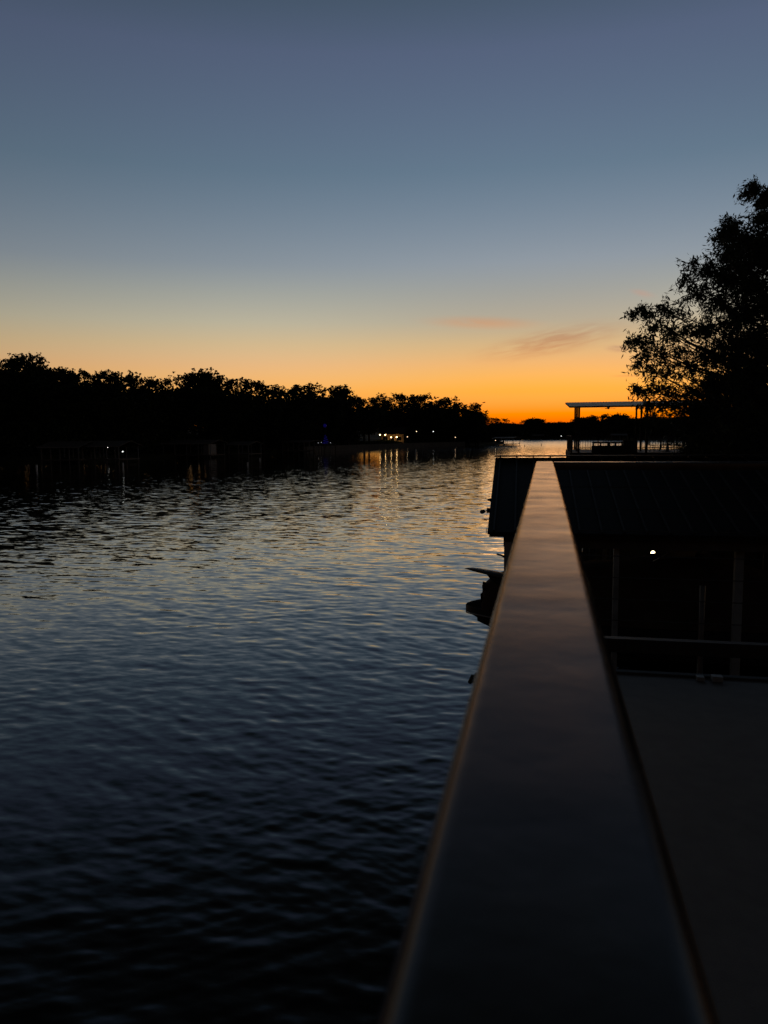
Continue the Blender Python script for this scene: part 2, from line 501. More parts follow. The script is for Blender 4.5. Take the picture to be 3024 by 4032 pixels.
    # open reach beyond the last dock: wind-roughened, the ripples there are far below any mesh size
    mr3 = t.nodes.new('ShaderNodeMapRange'); mr3.inputs['From Min'].default_value = 140; mr3.inputs['From Max'].default_value = 330
    mr3.inputs['To Min'].default_value = 0.045; mr3.inputs['To Max'].default_value = 0.21
    t.links.new(ln.outputs['Value'], mr3.inputs['Value']); t.links.new(mr3.outputs[0], b.inputs['Roughness'])
    ad = t.nodes.new('ShaderNodeVectorMath'); ad.operation = 'ADD'; t.links.new(fine, ad.inputs[0]); t.links.new(big.outputs[0], ad.inputs[1])
    sc2 = t.nodes.new('ShaderNodeVectorMath'); sc2.operation = 'SCALE'; t.links.new(ad.outputs[0], sc2.inputs[0]); t.links.new(mr2.outputs[0], sc2.inputs['Scale'])
    a2_ = t.nodes.new('ShaderNodeVectorMath'); a2_.operation = 'ADD'; t.links.new(sc2.outputs[0], a2_.inputs[0]); t.links.new(geo.outputs['Normal'], a2_.inputs[1])
    nm = t.nodes.new('ShaderNodeVectorMath'); nm.operation = 'NORMALIZE'; t.links.new(a2_.outputs[0], nm.inputs[0])
    t.links.new(nm.outputs[0], b.inputs['Normal']); t.links.new(nm.outputs[0], b.inputs['Coat Normal']); t.links.new(mr3.outputs[0], b.inputs['Coat Roughness'])
    o = link('water', mesh_np('water', v, f[:, ::-1], m, True)); o['kind'] = 'structure'
    o.data.update()
    return o


wat = water()


# ------------------------------------------------------------------ our own upper deck and its railing
dk = thing('upper_deck', (2.6, 1.0, 0), 'grey coated upper deck floor below the tan railing', 'deck')
def rel(o):  # parts are built in world coordinates; keep them there under a moved parent
    for c in children(o):
        c.matrix_parent_inverse = Matrix.Translation(-Vector(o.location)) if not o.rotation_euler.z else o.matrix_world.inverted()
FZ = 3.17
mb = MB(); mb.box(0.375, 9.3, -3.6, 3.985, FZ - 0.05, FZ); mb.build('floor', M['deck'], dk, 0.003)
mb = MB(); mb.box(0.375, 9.3, 3.985, 4.03, FZ - 0.16, FZ + 0.012); mb.build('edge_board', M['edge'], dk, 0.003)
mb = MB(); mb.box(-0.02, 0.372, -3.6, 4.03, FZ - 0.25, FZ - 0.06); mb.build('side_beam', M['darkwood'], dk)
for x in (0.2, 3.2, 6.2, 9.1):
    for y in (-3.3, 0.4, 3.8):
        mb = MB(); mb.tube([(x, y, -1.5), (x, y, FZ - 0.26)], 0.075, 12); mb.build('post', M['steel'], dk)
mb = MB()
for y in np.arange(-3.2, 3.9, 0.6):
    mb.box(0.38, 9.28, y, y + 0.045, FZ - 0.25, FZ - 0.052)
mb.build('joist', M['darkwood'], dk)
for k, (x0, x1) in enumerate(((0.755, 0.79), (0.825, 0.875))):
    mb = MB(); mb.box(x0, x1, 3.93, 3.975, FZ + 0.002, FZ + 0.022 + 0.006 * k); mb.build('bracket', M['bracket'], dk, 0.002)
rel(dk)

rl = thing('deck_railing', (0, 4.2, FZ), 'tan flat topped metal railing with thin cables running out over the lake', 'railing')


def cap_profile(x0, x1, zt, h, r, n=4):
    pts = []
    for cx_, cz_, a0 in ((x1 - r, zt - r, 90), (x0 + r, zt - r, 180)):
        for k in range(n + 1):
            a = R(a0 + (-90 + 90 * k / n if a0 == 90 else -90 + 90 * k / n))
            pts.append((cx_ + r * math.cos(a), cz_ + r * math.sin(a)))
    return pts


def rail_cap(x0, x1, y0, y1, zt, h, r, name, along_x=False):
    prof = []
    for k in range(6):
        a = R(90 * k / 5); prof.append((x1 - r + r * math.cos(a), zt - r + r * math.sin(a)))
    for k in range(6):
        a = R(90 + 90 * k / 5); prof.append((x0 + r + r * math.cos(a), zt - r + r * math.sin(a)))
    prof += [(x0, zt - h), (x1, zt - h)]
    prof = prof[::-1]
    n = 48
    rows = [[((p[0], y0 + (y1 - y0) * j / n, p[1])) for p in prof] for j in range(n + 1)]
    if along_x:
        rows = [[(p[1], p[0], p[2]) for p in rw] for rw in rows]
    mb = MB(); mb.grid(rows, True, close=True)
    mb.add(rows[0], [tuple(range(len(prof)))[::-1]]); mb.add(rows[-1], [tuple(range(len(prof)))])
    o = mb.build(name, M['rail'], rl)
    b = o.modifiers.new('edge', 'EDGE_SPLIT'); b.split_angle = R(40)
    return o


RZ = 4.24
rail_cap(-0.0455, 0.0515, -2.2, 4.41, RZ, 0.042, 0.012, 'side_rail')
rail_cap(4.315, 4.408, 0.0535, 9.3, RZ - 0.002, 0.042, 0.0085, 'end_rail', True)
for y in (-1.5, 0.45, 2.4, 4.34):
    mb = MB(); mb.box(-0.022, 0.028, y - 0.025, y + 0.025, FZ - 0.24, RZ - 0.043); mb.build('post', M['rail'], rl, 0.003)
for x in (3.2, 6.3, 9.2):
    mb = MB(); mb.box(x - 0.025, x + 0.025, 4.335, 4.385, FZ - 0.24, RZ - 0.045); mb.build('post', M['rail'], rl, 0.003)
mb = MB(); mb.box(0.055, 9.3, 4.33, 4.39, 3.185, 3.262); mb.build('bottom_rail', M['bottomrail'], rl, 0.003)
for zc in (3.36, 3.48, 3.60, 3.72, 3.86, 3.98, 4.10):
    mb = MB(); mb.tube([(0.03, 4.36, zc), (9.2, 4.36, zc)], 0.0028, 6); mb.build('cable', M['cable'], rl)
    mb = MB(); mb.tube([(0.003, -2.1, zc), (0.003, 4.31, zc)], 0.0028, 6); mb.build('cable', M['cable'], rl)
rel(rl)

# ------------------------------------------------------------------ neighbouring boathouse
bh = thing('boathouse', (2.8, 14.2, 0), 'dark metal roofed boathouse just beyond the end of the tan railing', 'boathouse')
EL_, ER_ = -0.76, 7.4     # eave left x / right x
RLx = -0.87
ZE, ZR, YE, YR, YB = 3.03, 3.95, 10.7, 14.2, 17.75


def roof_pt(u, v, up=0.0):
    """u 0..1 left->right, v 0..1 eave->ridge (front) , 1..2 ridge->rear eave"""
    x0 = EL_ + (RLx - EL_) * (v if v <= 1 else 1)
    x = x0 + (ER_ - x0) * u
    if v <= 1:
        return (x, YE + (YR - YE) * v, ZE + (ZR - ZE) * v + up)
    return (x, YR + (YB - YR) * (v - 1), ZR + (2.95 - ZR) * (v - 1) + up)


mb = MB()
top = [[roof_pt(u, v) for u in np.linspace(0, 1, 12)] for v in (0, .5, 1, 1.5, 2)]
bot = [[(p[0], p[1], p[2] - 0.035) for p in r_] for r_ in top]
mb.grid(top, False); mb.grid([r_[::-1] for r_ in bot], False)
for a_, b_ in zip(top[:-1], top[1:]):
    for k in (0, -1):
        mb.add([a_[k], b_[k], (b_[k][0], b_[k][1], b_[k][2] - .035), (a_[k][0], a_[k][1], a_[k][2] - .035)], [(0, 1, 2, 3)])
for q in (0, -1):
    for k in range(11):
        a_, b_ = top[q][k], top[q][k + 1]
        mb.add([a_, b_, (b_[0], b_[1], b_[2] - .035), (a_[0], a_[1], a_[2] - .035)], [(0, 1, 2, 3)])
n_sheet = len(mb.f)
for k in range(28):                                  # standing seams
    u = (k + 0.3) / 28
    for v0, v1 in ((0, 1), (1, 2)):
        mb.beam(Vector(roof_pt(u, v0, .015)), Vector(roof_pt(u, v1, .015)), 0.024, 0.032)
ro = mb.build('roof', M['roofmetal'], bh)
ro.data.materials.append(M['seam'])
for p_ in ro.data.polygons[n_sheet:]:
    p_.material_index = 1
mb = MB(); mb.beam((RLx - .01, YR, ZR + .03), (ER_, YR, ZR + .03), 0.30, 0.02); mb.build('ridge_cap', M['roofmetal'], bh)
mb = MB(); mb.beam((EL_ + .02, YE + .08, ZE - .055), (ER_, YE + .08, ZE - .055), .04, .05); mb.build('fascia', M['darkwood'], bh)
for y, z in ((11.0, 2.93), (17.5, 2.86), (14.2, 2.9)):
    mb = MB(); mb.beam((-0.55, y, z - .07), (7.2, y, z - .07), 0.09, 0.14); mb.build('beam', M['palewood'] if y > 17 else M['wood'], bh)
for px, yy, wpx in ((2000, 10.95, .115), (2424, 11.2, .075), (2906, 11.2, .11)):
    p = on_y(px, 2300, yy)
    mb = MB(); mb.box(p.x - wpx / 2, p.x + wpx / 2, yy - .055, yy + .055, -1.5, 2.86); mb.build('post', M['postpaint'], bh, 0.008)
for x, yy in ((5.8, 11.2), (7.1, 11.2), (7.1, 17.3), (4.9, 17.3)):
    mb = MB(); mb.box(x - .05, x + .05, yy - .05, yy + .05, -1.5, 2.84); mb.build('post', M['steel'], bh, 0.008)
for px in (2378, 2773):
    p = on_y(px, 2150, 17.3)
    mb = MB(); mb.box(p.x - .03, p.x + .07, 17.25, 17.35, -1.5, 2.84); mb.build('post', M['steel'], bh, 0.008)
mb = MB()
mb.box(0.45, 7.35, 16.3, 17.6, 0.52, 0.58)
for k in range(44):
    mb.box(0.47 + k * .156, 0.47 + k * .156 + .14, 16.28, 17.62, 0.582, 0.612)
mb.build('walkway', M['darkwood'], bh)
mb = MB()
for k in range(46):
    x0 = 0.42 + k * .15
    mb.box(x0, x0 + .142, 17.62, 17.645, 0.4, 2.45 - 0.5 * (k in (5, 6, 7, 31)))
mb.build('back_wall', M['plaster'], bh)
rel(bh)

# flood lamp on the rake edge, antenna-like wire at the corner
fl = thing('flood_lamp', on_y(1922, 2008, 11.8), 'small black twin flood lamp fixed to the left edge of the dark roof', 'lamp')
a = on_y(1926, 2009, 11.75); tip = on_y(1889, 2017, 11.75)
mb = MB(); mb.box(a.x - .035, a.x + .03, a.y - .04, a.y + .04, a.z - .04, a.z + .03); mb.build('junction_box', M['black'], fl, .004)
mb = MB(); mb.tube([a, a.lerp(tip, .45)], .009, 8); mb.build('arm', M['black'], fl)
d_ = (tip - a)
mb = MB(); mb.tube([a.lerp(tip, .40), a.lerp(tip, .52), a.lerp(tip, .72), a.lerp(tip, .88), tip], [.012, .026, .034, .028, .006], 12)
mb.build('lamp_head', M['black'], fl)
a2 = on_y(1929, 1968, 12.15); t2 = on_y(1918, 1967, 12.15)
mb = MB(); mb.tube([a2 + Vector((.02, 0, -.005)), a2, t2], [.03, .024, .004], 10); mb.build('lamp_head', M['black'], fl)
mb = MB(); mb.tube([a2 + Vector((.02, 0, 0)), a2 + Vector((.035, 0, -.13)), a], .006, 6); mb.build('conduit', M['black'], fl)
rel(fl)
wr = MB(); wr.tube([on_y(1919, 2070, 10.72), on_y(1916, 2085, 10.7), on_y(1914, 2102, 10.68)], .004, 6)
wo = wr.build('loose_wire', M['black']); tag(wo, 'thin loose wire dangling from the lower left corner of the dark roof', 'wire')

# rope hook and peg on the front post
pg = MB(); pg.tube([on_y(1986, 2192, 10.9), on_y(1972, 2186, 10.85), on_y(1957, 2182, 10.8)], [.018, .013, .012], 8)
tag(pg.build('rope_peg', M['steel']), 'short peg sticking out left from the corner post of the boathouse', 'peg')
hk = MB(); hk.tube([on_y(2017, 2104, 10.9), on_y(2019, 2120, 10.88), on_y(2024, 2129, 10.86), on_y(2032, 2128, 10.85)], .006, 6)
tag(hk.build('rope_hook', M['steel']), 'thin curved hook on the corner post just under the dark eave', 'hook')

# round lamp beneath the roof
gp = on_y(2571, 2177, 16.2)
gl = thing('globe_lamp', (gp.x, 16.25, .6), 'bright round globe lamp glowing under the dark boathouse roof', 'lamp')
mb = MB(); mb.tube([(gp.x, 16.30, .612), (gp.x, 16.30, gp.z - .05)], .022, 8); mb.build('post', M['darkwood'], gl)
mb = MB(); mb.tube([(gp.x, 16.25, gp.z - .085), (gp.x, 16.25, gp.z - .05)], [.04, .03], 12); mb.build('lamp_base', M['palewood'], gl)
mb = MB(); mb.ball((gp.x, 16.2, gp.z), .040, 14); mb.build('globe', M['globe'], gl)
rel(gl)

# mooring pile inside the slip whose top ends below the eave
p = on_y(2767, 2304, 11.2)
mb = MB(); mb.tube([(p.x, 11.2, -1.5), (p.x, 11.2, p.z - .01), (p.x, 11.2, p.z)], [.04, .04, .03], 12)
tag(mb.build('mooring_pile', M['steel']), 'slim grey pile standing between the two boathouse posts', 'pile')
# stub by our own dock
p = on_z(1868, 2672, 0.25)
st = thing('dock_bumper', (p.x, p.y, 0), 'small black rubber dock bumper just left of the railing above the water', 'bumper')
mb = MB(); mb.tube([(p.x + .06, p.y, -1), (p.x + .06, p.y, .18), (p.x + .06, p.y, .34)], [.08, .08, .06], 10); mb.build('pile', M['black'], st)
mb = MB(); mb.tube([(p.x - .09, p.y, .17), (p.x - .03, p.y, .25), (p.x + .12, p.y, .24)], [.03, .075, .07], 10); mb.build('bumper_pad', M['black'], st)
rel(st)


# ------------------------------------------------------------------ covered motorboat on its lift
bt = thing('motorboat', (1.8, 12.6, 1.0), 'dark motorboat under a brown canvas cover, its bow poking out left of the railing', 'boat')
YC = 12.6
XB, XS = -1.245, 5.1         # bow and stern


def hull_ring(t):
    """t 0 bow .. 1 stern: keel, chine, gunwale points on the near (-y) side then the far side"""
    x = XB + (XS - XB) * t
    half = 1.02 * (1 - (1 - min(t / .45, 1)) ** 2.1) + .01 + .05 * math.sqrt(min(1, t / .01))
    chine = half * (0.35 + .5 * min(t / .5, 1))
    keel = 1.40 - 0.42 * (1 - (1 - min(t / .22, 1)) ** 2)
    chz = min(keel + .04 + .20 * (1 - min(t / .5, 1)), 1.44)
    gz = 1.55 - .02 * math.sin(math.pi * min(t * 1.1, 1))
    hx = x
    return [(hx + .10 * (t < .02), YC, keel), (hx, YC - chine, chz), (x, YC - half, gz - .12), (x, YC - half * 1.01, gz),
            (x, YC - half * .93, gz + .015)], x, half, gz


T = [0, .004, .015, .03, .04, .08, .13, .2, .3, .42, .55, .7, .85, 1.0]
rows = []
for t in T:
    near, x, half, gz = hull_ring(t)
    far = [(p[0], 2 * YC - p[1], p[2]) for p in near][::-1]
    rows.append(near + far[:-1])
mb = MB(); mb.grid(rows, True, close=True)
mb.add(rows[-1], [tuple(range(len(rows[-1])))]); mb.add(rows[0], [tuple(range(len(rows[0])))[::-1]])
mb.build('hull', M['gel'], bt).modifiers.new('s', 'EDGE_SPLIT').split_angle = R(35)
mb = MB()
for s_ in (1, -1):
    pts = []
    for t in T[1:9]:
        near, x, half, gz = hull_ring(t); pts.append((x, YC - s_ * (half * 1.01 + .012), gz - .10))
    mb.tube(pts, .013, 6)
mb.build('rub_rail', M['stripe'], bt)
# foredeck with a rounded nose
rows = []
for t in T[:8]:
    near, x, half, gz = hull_ring(t)
    rows.append([(x, YC + half * .93 * q, gz + .015 + (.15 * math.sqrt(min(1, t / .10))) * (1 - q * q)) for q in np.linspace(-1, 1, 9)])
mb = MB(); mb.grid(rows, True); mb.build('foredeck', M['nonskid'], bt)
# canvas cover stretched over windscreen, tower base and seats
prof = [(-.92, 1.60), (-.945, 1.76), (-.92, 1.91), (-.82, 2.01), (-.70, 2.08), (-.50, 2.15), (-.30, 2.20), (.2, 2.24), (.75, 2.30), (1.3, 2.36), (1.75, 2.45), (2.25, 2.52), (2.7, 2.40),
        (3.3, 2.22), (4.0, 2.10), (4.6, 2.05), (5.05, 1.9), (5.12, 1.64)]
rows = []
for x, z in prof:
    t = (x - XB) / (XS - XB); near, _, half, gz = hull_ring(max(0.07, min(1, t)))
    row = []
    for q in np.linspace(-1, 1, 25):
        e = (1 - abs(q) ** 2.6)
        zz = gz + .02 + (z - gz) * e + .018 * math.sin(q * 19 + x * 5) * e
        row.append((x + .02 * math.sin(q * 9), YC + (half * 1.03) * q, zz))
    rows.append(row)
mb = MB(); mb.grid(rows, True); mb.build('boat_cover', M['canvas'], bt)
# canvas buckle and rope at the front of the cover
mb = MB(); mb.tube([(-.93, YC - .12, 1.97), (-.95, YC - .15, 1.91), (-.93, YC - .2, 1.86), (-.97, YC - .2, 1.79), (-.95, YC - .22, 1.66)], [.03, .02, .028, .02, .03], 8)
mb.build('cover_strap', M['black'], bt)
mb = MB(); mb.tube([(-.66, YC - .62, 1.80), (-.70, YC - .66, 1.73), (-.70, YC - .67, 1.66), (-.66, YC - .66, 1.60)], .009, 8); mb.build('grab_handle', M['stripe'], bt)
# windscreen showing above the cover
mb = MB(); mb.prism([(1.7, 2.40), (2.25, 2.46), (2.30, 2.60), (1.95, 2.58)], (0, YC - .3, 0), (1, 0, 0), (0, 1, 0), (0, 0, 1), .02)
mb.build('windscreen', M['glass'], bt)
mb = MB(); mb.tube([(1.66, YC - .31, 2.41), (1.94, YC - .31, 2.585), (2.31, YC - .31, 2.605)], .010, 6); mb.build('windscreen_frame', M['stripe'], bt)
rel(bt)

pb = thing('paddle_board', (-.6, 12.3, 2.2), 'narrow pointed paddle board on the covered boat, its tip poking out left of the railing', 'paddle board')
mb = MB()
cpts = [(-1.215, 2.262, .003, .003), (-1.16, 2.263, .03, .014), (-1.08, 2.254, .085, .026), (-.98, 2.238, .125, .030), (-.8, 2.206, .16, .032), (-.5, 2.15, .18, .032),
        (-.1, 2.08, .18, .032), (.3, 2.01, .17, .032), (.35, 2.00, .14, .025)]
rows = []
for x, z, wd, th in cpts:
    ring = []
    for k in range(16):
        a_ = 2 * math.pi * k / 16
        ring.append((x, 12.05 + wd * math.cos(a_), z + th * math.sin(a_)))
    rows.append(ring)
mb.grid(rows, True, close=True); mb.add(rows[-1], [tuple(range(16))]); mb.add(rows[0], [tuple(range(16))[::-1]])
mb.build('board', M['board'], pb)
mb = MB(); mb.prism([(-.86, 2.18), (-.55, 2.12), (-.60, 2.04), (-.70, 2.03), (-.78, 2.08)], (0, 12.02, 0), (1, 0, 0), (0, 1, 0), (0, 0, 1), .03); mb.build('fin', M['black'], pb)
rel(pb)

lf = thing('boat_lift', (1.8, 12.6, 0), 'steel boat lift cradle under the hull of the covered motorboat', 'boat lift')
for x in (-.35, 3.6):
    mb = MB(); mb.box(x - .05, x + .05, 11.5, 13.7, .78, .90); mb.build('cross_beam', M['steel'], lf, .006)
for y in (12.1, 13.1):
    mb = MB(); mb.box(-.52, 4.6, y - .04, y + .04, .902, .965); mb.build('bunk', M['darkwood'], lf, .006)
mb = MB(); mb.box(-.62, -.30, 12.3, 12.42, .62, .776); mb.build('bracket', M['steel'], lf)
for x in (-.35, 3.6):
    for y in (11.5, 13.7):
        mb = MB(); mb.tube([(x, y, .9), (x, y, 2.78)], .006, 6); mb.build('cable', M['cable'], lf)
rel(lf)


# ------------------------------------------------------------------ roofed upper deck further along the shore
pd = thing('roofed_party_deck', (6, 54, 0), 'two storey dock with a pale corrugated canopy over its railed upper deck', 'dock')
X0, X1, Y0, Y1, DZ = 1.62, 10.6, 49.8, 59.2, 3.10
mb = MB(); mb.box(X0, X1, Y0, Y1, DZ - .08, DZ); mb.build('floor', M['palewood'], pd)
mb = MB()
mb.box(X0 - .03, X1 + .03, Y0 - .05, Y0 - .003, DZ - .50, DZ + .02); mb.box(X0 - .05, X0 - .003, Y0, Y1, DZ - .38, DZ + .02); mb.box(X0, X1, Y1 + .003, Y1 + .05, DZ - .3, DZ + .02)
mb.build('edge_beam', M['darkwood'], pd)
for y in (50.2, 54.4, 58.8):
    for x in (2.12 + (y - 50.2) * .009, 6.20 + (y - 50.2) * .037, 10.3):
        mb = MB(); mb.box(x - .06, x + .06, y - .06, y + .06, -1.5, 5.93 + (y - 49.2) * .06); mb.build('post', M['darkwood'], pd)
mb = MB()
NR = 92
for k in range(NR):                                # corrugated gable canopy
    xa = 1.50 + k * .1; xb = xa + .1
    for (ya, za, yb, zb) in ((49.2, 5.98, 59.8, 6.62),):
        hk_ = .02 * (k % 2)
        xl = .12 if True else 0
        mb.add([(xa - .0, ya, za), (xa + .05, ya, za + .012 + hk_), (xb, ya, za), (xa, yb, zb), (xa + .05, yb, zb + .012 + hk_), (xb, yb, zb)],
               [(0, 1, 4, 3), (1, 2, 5, 4)])
mb.build('canopy', M['greyroof'], pd)
mb = MB()
mb.add([(1.5, 49.2, 5.97), (10.7, 49.2, 5.97), (10.7, 59.8, 6.61), (1.5, 59.8, 6.61), (1.5, 49.2, 5.90), (10.7, 49.2, 5.90), (10.7, 59.8, 6.52), (1.5, 59.8, 6.52)],
       [(0, 1, 2, 3), (7, 6, 5, 4), (0, 4, 5, 1), (1, 5, 6, 2), (2, 6, 7, 3), (3, 7, 4, 0)])
mb.build('canopy_frame', M['darkwood'], pd)


def rail_panel(a, b):
    a, b = Vector(a), Vector(b)
    mb = MB(); d = b - a; n = max(2, int(d.length / .17))
    mb.beam(a + Vector((0, 0, 1.06)), b + Vector((0, 0, 1.06)), .09, .05)
    mb.beam(a + Vector((0, 0, .14)), b + Vector((0, 0, .14)), .05, .05)
    for k in range(n + 1):
        p = a + d * (k / n); ww = .09 if k in (0, n) else .03
        mb.box(p.x - ww / 2, p.x + ww / 2, p.y - ww / 2, p.y + ww / 2, DZ + .002, DZ + 1.03)
    return mb.build('railing_panel', M['darkwood'], pd)


for xa, xb in ((1.7, 3.9), (3.9, 6.1), (6.1, 8.3), (8.3, 10.5)):
    rail_panel((xa, 59.1, DZ), (xb, 59.1, DZ))
for ya, yb in ((49.9, 54.4), (54.4, 59.1)):
    rail_panel((1.69, ya, DZ), (1.69, yb, DZ))
mb = MB(); mb.tube([(2.03, 50.1, 5.45), (1.92, 50.1, 5.50), (1.86, 50.1, 5.62)], .02, 6); mb.build('hook', M['black'], pd)
rel(pd)
# furniture on it
bn = thing('storage_bench', (3.85, 49.9, DZ), 'long dark bench with a slotted back at the front of the roofed deck', 'bench')
xa, xb = 2.92, 4.76
mb = MB(); mb.box(xa, xb, 49.72, 50.35, DZ + .021, DZ + .45); mb.build('seat', M['darkwood'], bn)
mb = MB(); mb.box(xa, xb, 49.62, 49.715, DZ - .35, DZ + .46); mb.box(xa, xb, 49.62, 49.7, DZ + .60, DZ + .70)
for x in (xa + .07, xa + .5, 3.86, 3.95, 4.3, xb - .06):
    mb.box(x - .05, x + .05, 49.63, 49.69, DZ + .462, DZ + .598)
mb.build('backrest', M['darkwood'], bn)
rel(bn)
cbn = thing('bar_cabinet', (5.2, 50, DZ), 'tall solid dark cabinet beside the slotted bench on the roofed deck', 'cabinet')
mb = MB(); mb.box(4.80, 5.62, 49.7, 50.4, DZ + .021, DZ + .74); mb.build('body', M['darkwood'], cbn, .01)
mb = MB(); mb.box(4.77, 5.80, 49.64, 50.46, DZ + .742, DZ + .79); mb.build('counter_top', M['darkwood'], cbn, .01)
mb = MB(); mb.box(4.84, 5.18, 49.68, 49.698, DZ + .06, DZ + .70); mb.box(5.22, 5.58, 49.68, 49.698, DZ + .06, DZ + .70); mb.build('door', M['black'], cbn)
rel(cbn)
fn = thing('ceiling_fan', (4.02, 52, 6.0), 'small ceiling fan hanging below the pale canopy', 'fan')
mb = MB(); mb.tube([(4.02, 52, 6.1), (4.02, 52, 5.98)], .02, 8); mb.build('rod', M['black'], fn)
mb = MB(); mb.tube([(4.02, 52, 6.0), (4.02, 52, 5.95), (4.02, 52, 5.86)], [.05, .1, .04], 12); mb.build('motor', M['black'], fn)
for k in range(4):
    a_ = R(18 + 90 * k); d_ = Vector((math.cos(a_), math.sin(a_), 0))
    c_ = Vector((4.02, 52, 5.94)); mb = MB(); mb.beam(c_ + d_ * .09, c_ + d_ * .48 + Vector((0, 0, -.03)), .10, .012); mb.build('blade', M['black'], fn)
rel(fn)


def patio_chair(loc, rz, label):
    t = thing('patio_chair', loc, label, 'chair', 'patio chairs on the roofed deck', rz)
    mb = MB(); mb.box(-.27, .27, -.25, .27, .40, .44); mb.build('seat', M['black'], t)
    mb = MB()
    for k in range(5):
        x = -.22 + .11 * k; mb.beam((x, -.26, .42), (x, -.40, .98), .05, .02)
    mb.beam((-.27, -.40, .98), (.27, -.40, .98), .04, .05); mb.build('backrest', M['black'], t)
    for s_ in (-1, 1):
        mb = MB(); mb.tube([(s_ * .30, -.32, .66), (s_ * .31, -.1, .67), (s_ * .30, .2, .66), (s_ * .29, .26, .58)], .022, 6); mb.build('armrest', M['black'], t)
        for y in (-.28, .25):
            mb = MB(); mb.tube([(s_ * .26, y, .41), (s_ * .29, y * 1.15, .0)], .02, 6); mb.build('leg', M['black'], t)
    return t


patio_chair((6.95, 53.2, DZ), R(-70), 'dark patio chair nearest the middle posts of the roofed deck')
patio_chair((7.75, 52.2, DZ), R(30), 'dark patio chair pushed in at the near side of the deck table')
patio_chair((8.9, 53.4, DZ), R(95), 'dark patio chair at the tree side of the deck table')
patio_chair((7.9, 54.7, DZ), R(175), 'dark patio chair behind the deck table')
tb = thing('patio_table', (7.9, 53.4, DZ), 'round dark patio table between the chairs on the roofed deck', 'table')
mb = MB(); mb.tube([(7.9, 53.4, DZ + .70), (7.9, 53.4, DZ + .74)], .55, 20); mb.build('table_top', M['black'], tb)
mb = MB(); mb.tube([(7.9, 53.4, DZ), (7.9, 53.4, DZ + .04), (7.9, 53.4, DZ + .06), (7.9, 53.4, DZ + .70)], [.3, .26, .05, .04], 12); mb.build('pedestal', M['black'], tb)
rel(tb)


# ------------------------------------------------------------------ foliage
def leaf_cards(C_, size, g, aspect=0.45, fold=True, bias=None):
    """one small folded leaf per centre"""
    n = len(C_)
    d = g.normal(size=(n, 3))
    if bias is not None:
        d = d * .8 + bias
    d /= np.linalg.norm(d, axis=1)[:, None]
    r = g.normal(size=(n, 3)); s = np.cross(d, r); s /= np.linalg.norm(s, axis=1)[:, None]
    u = np.cross(d, s)
    Ln = (size * (0.65 + .7 * g.random(n)))[:, None]
    wd = Ln * aspect * .5
    v0 = C_ - d * Ln * .5; v2 = C_ + d * Ln * .5
    mid = C_ - d * Ln * .06 + u * wd * (.35 if fold else 0)
    v1 = mid + s * wd; v3 = mid - s * wd
    V_ = np.stack([v0, v1, v2, v3], 1).reshape(-1, 3)
    i = np.arange(n) * 4
    f = np.concatenate([np.stack([i, i + 1, i + 2], 1), np.stack([i, i + 2, i + 3], 1)])
    return V_, f


def crown_mesh(name, g, rx, rz, nclump, nleaf, clump_r, leaf, ragged):
    """airy crown: leaf clumps on many bough ends, gaps between them; base at z=0, top about 2*rz"""
    nb = 20
    bc = g.normal(size=(nb, 3)); bc /= np.linalg.norm(bc, axis=1)[:, None]
    bc *= (0.35 + .5 * g.random((nb, 1)))
    bc[:, 2] = bc[:, 2] * .85 + .05
    br = 0.28 + .22 * g.random(nb)
    pick = g.integers(0, nb, nclump)
    d = g.normal(size=(nclump, 3)); d /= np.linalg.norm(d, axis=1)[:, None]
    c = bc[pick] + d * (br[pick] * (0.45 + .65 * g.random(nclump) ** .6))[:, None]
    core = g.normal(size=(nclump // 3, 3)) * .26
    c = np.concatenate([c, core])
    # a few sprays that stand out above the crown
    nt_ = 7
    tc_ = np.stack([g.normal(size=nt_) * .42, g.normal(size=nt_) * .42, .74 + .2 * g.random(nt_)], 1) * np.array([1, 1, ragged])
    tp = np.repeat(tc_, 20, 0) + g.normal(size=(nt_ * 20, 3)) * np.array([.12, .12, .07])
    c = np.concatenate([c, tp])
    c = c * np.array([rx, rx, rz]) + np.array([0, 0, rz])
    cl = np.repeat(c, nleaf, 0)
    rad = np.repeat(clump_r * (.5 + .9 * g.random(len(c))), nleaf)
    off = g.normal(size=(len(cl), 3)); off /= np.linalg.norm(off, axis=1)[:, None]
    cl = cl + off * (rad * g.random(len(cl)) ** .5)[:, None]
    v, f = leaf_cards(cl, leaf, g, .95)
    return mesh_np(name, v, f, M['leaf2'])


def trunk_mesh(name, g, h, rx):
    mb = MB()
    lean = g.normal() * .4
    mb.tube([(0, 0, -1.5), (lean * .2, 0, h * .35), (lean, .1, h * .7), (lean * 1.2, .1, h)], [.32, .26, .2, .12], 8)
    for k in range(6):
        a_ = 2 * math.pi * k / 6 + g.random(); z0 = h * (.45 + .08 * k)
        e = Vector((math.cos(a_) * rx * .6, math.sin(a_) * rx * .6, z0 + h * .35))
        mb.tube([(lean * .7, .05, z0), (e.x * .5, e.y * .5, z0 + h * .14), e], [.13, .08, .03], 6)
    me = bpy.data.meshes.new(name); me.from_pydata(mb.v, [], mb.f); me.polygons.foreach_set('use_smooth', mb.sm)
    me.materials.append(M['bark']); me.update()
    return me


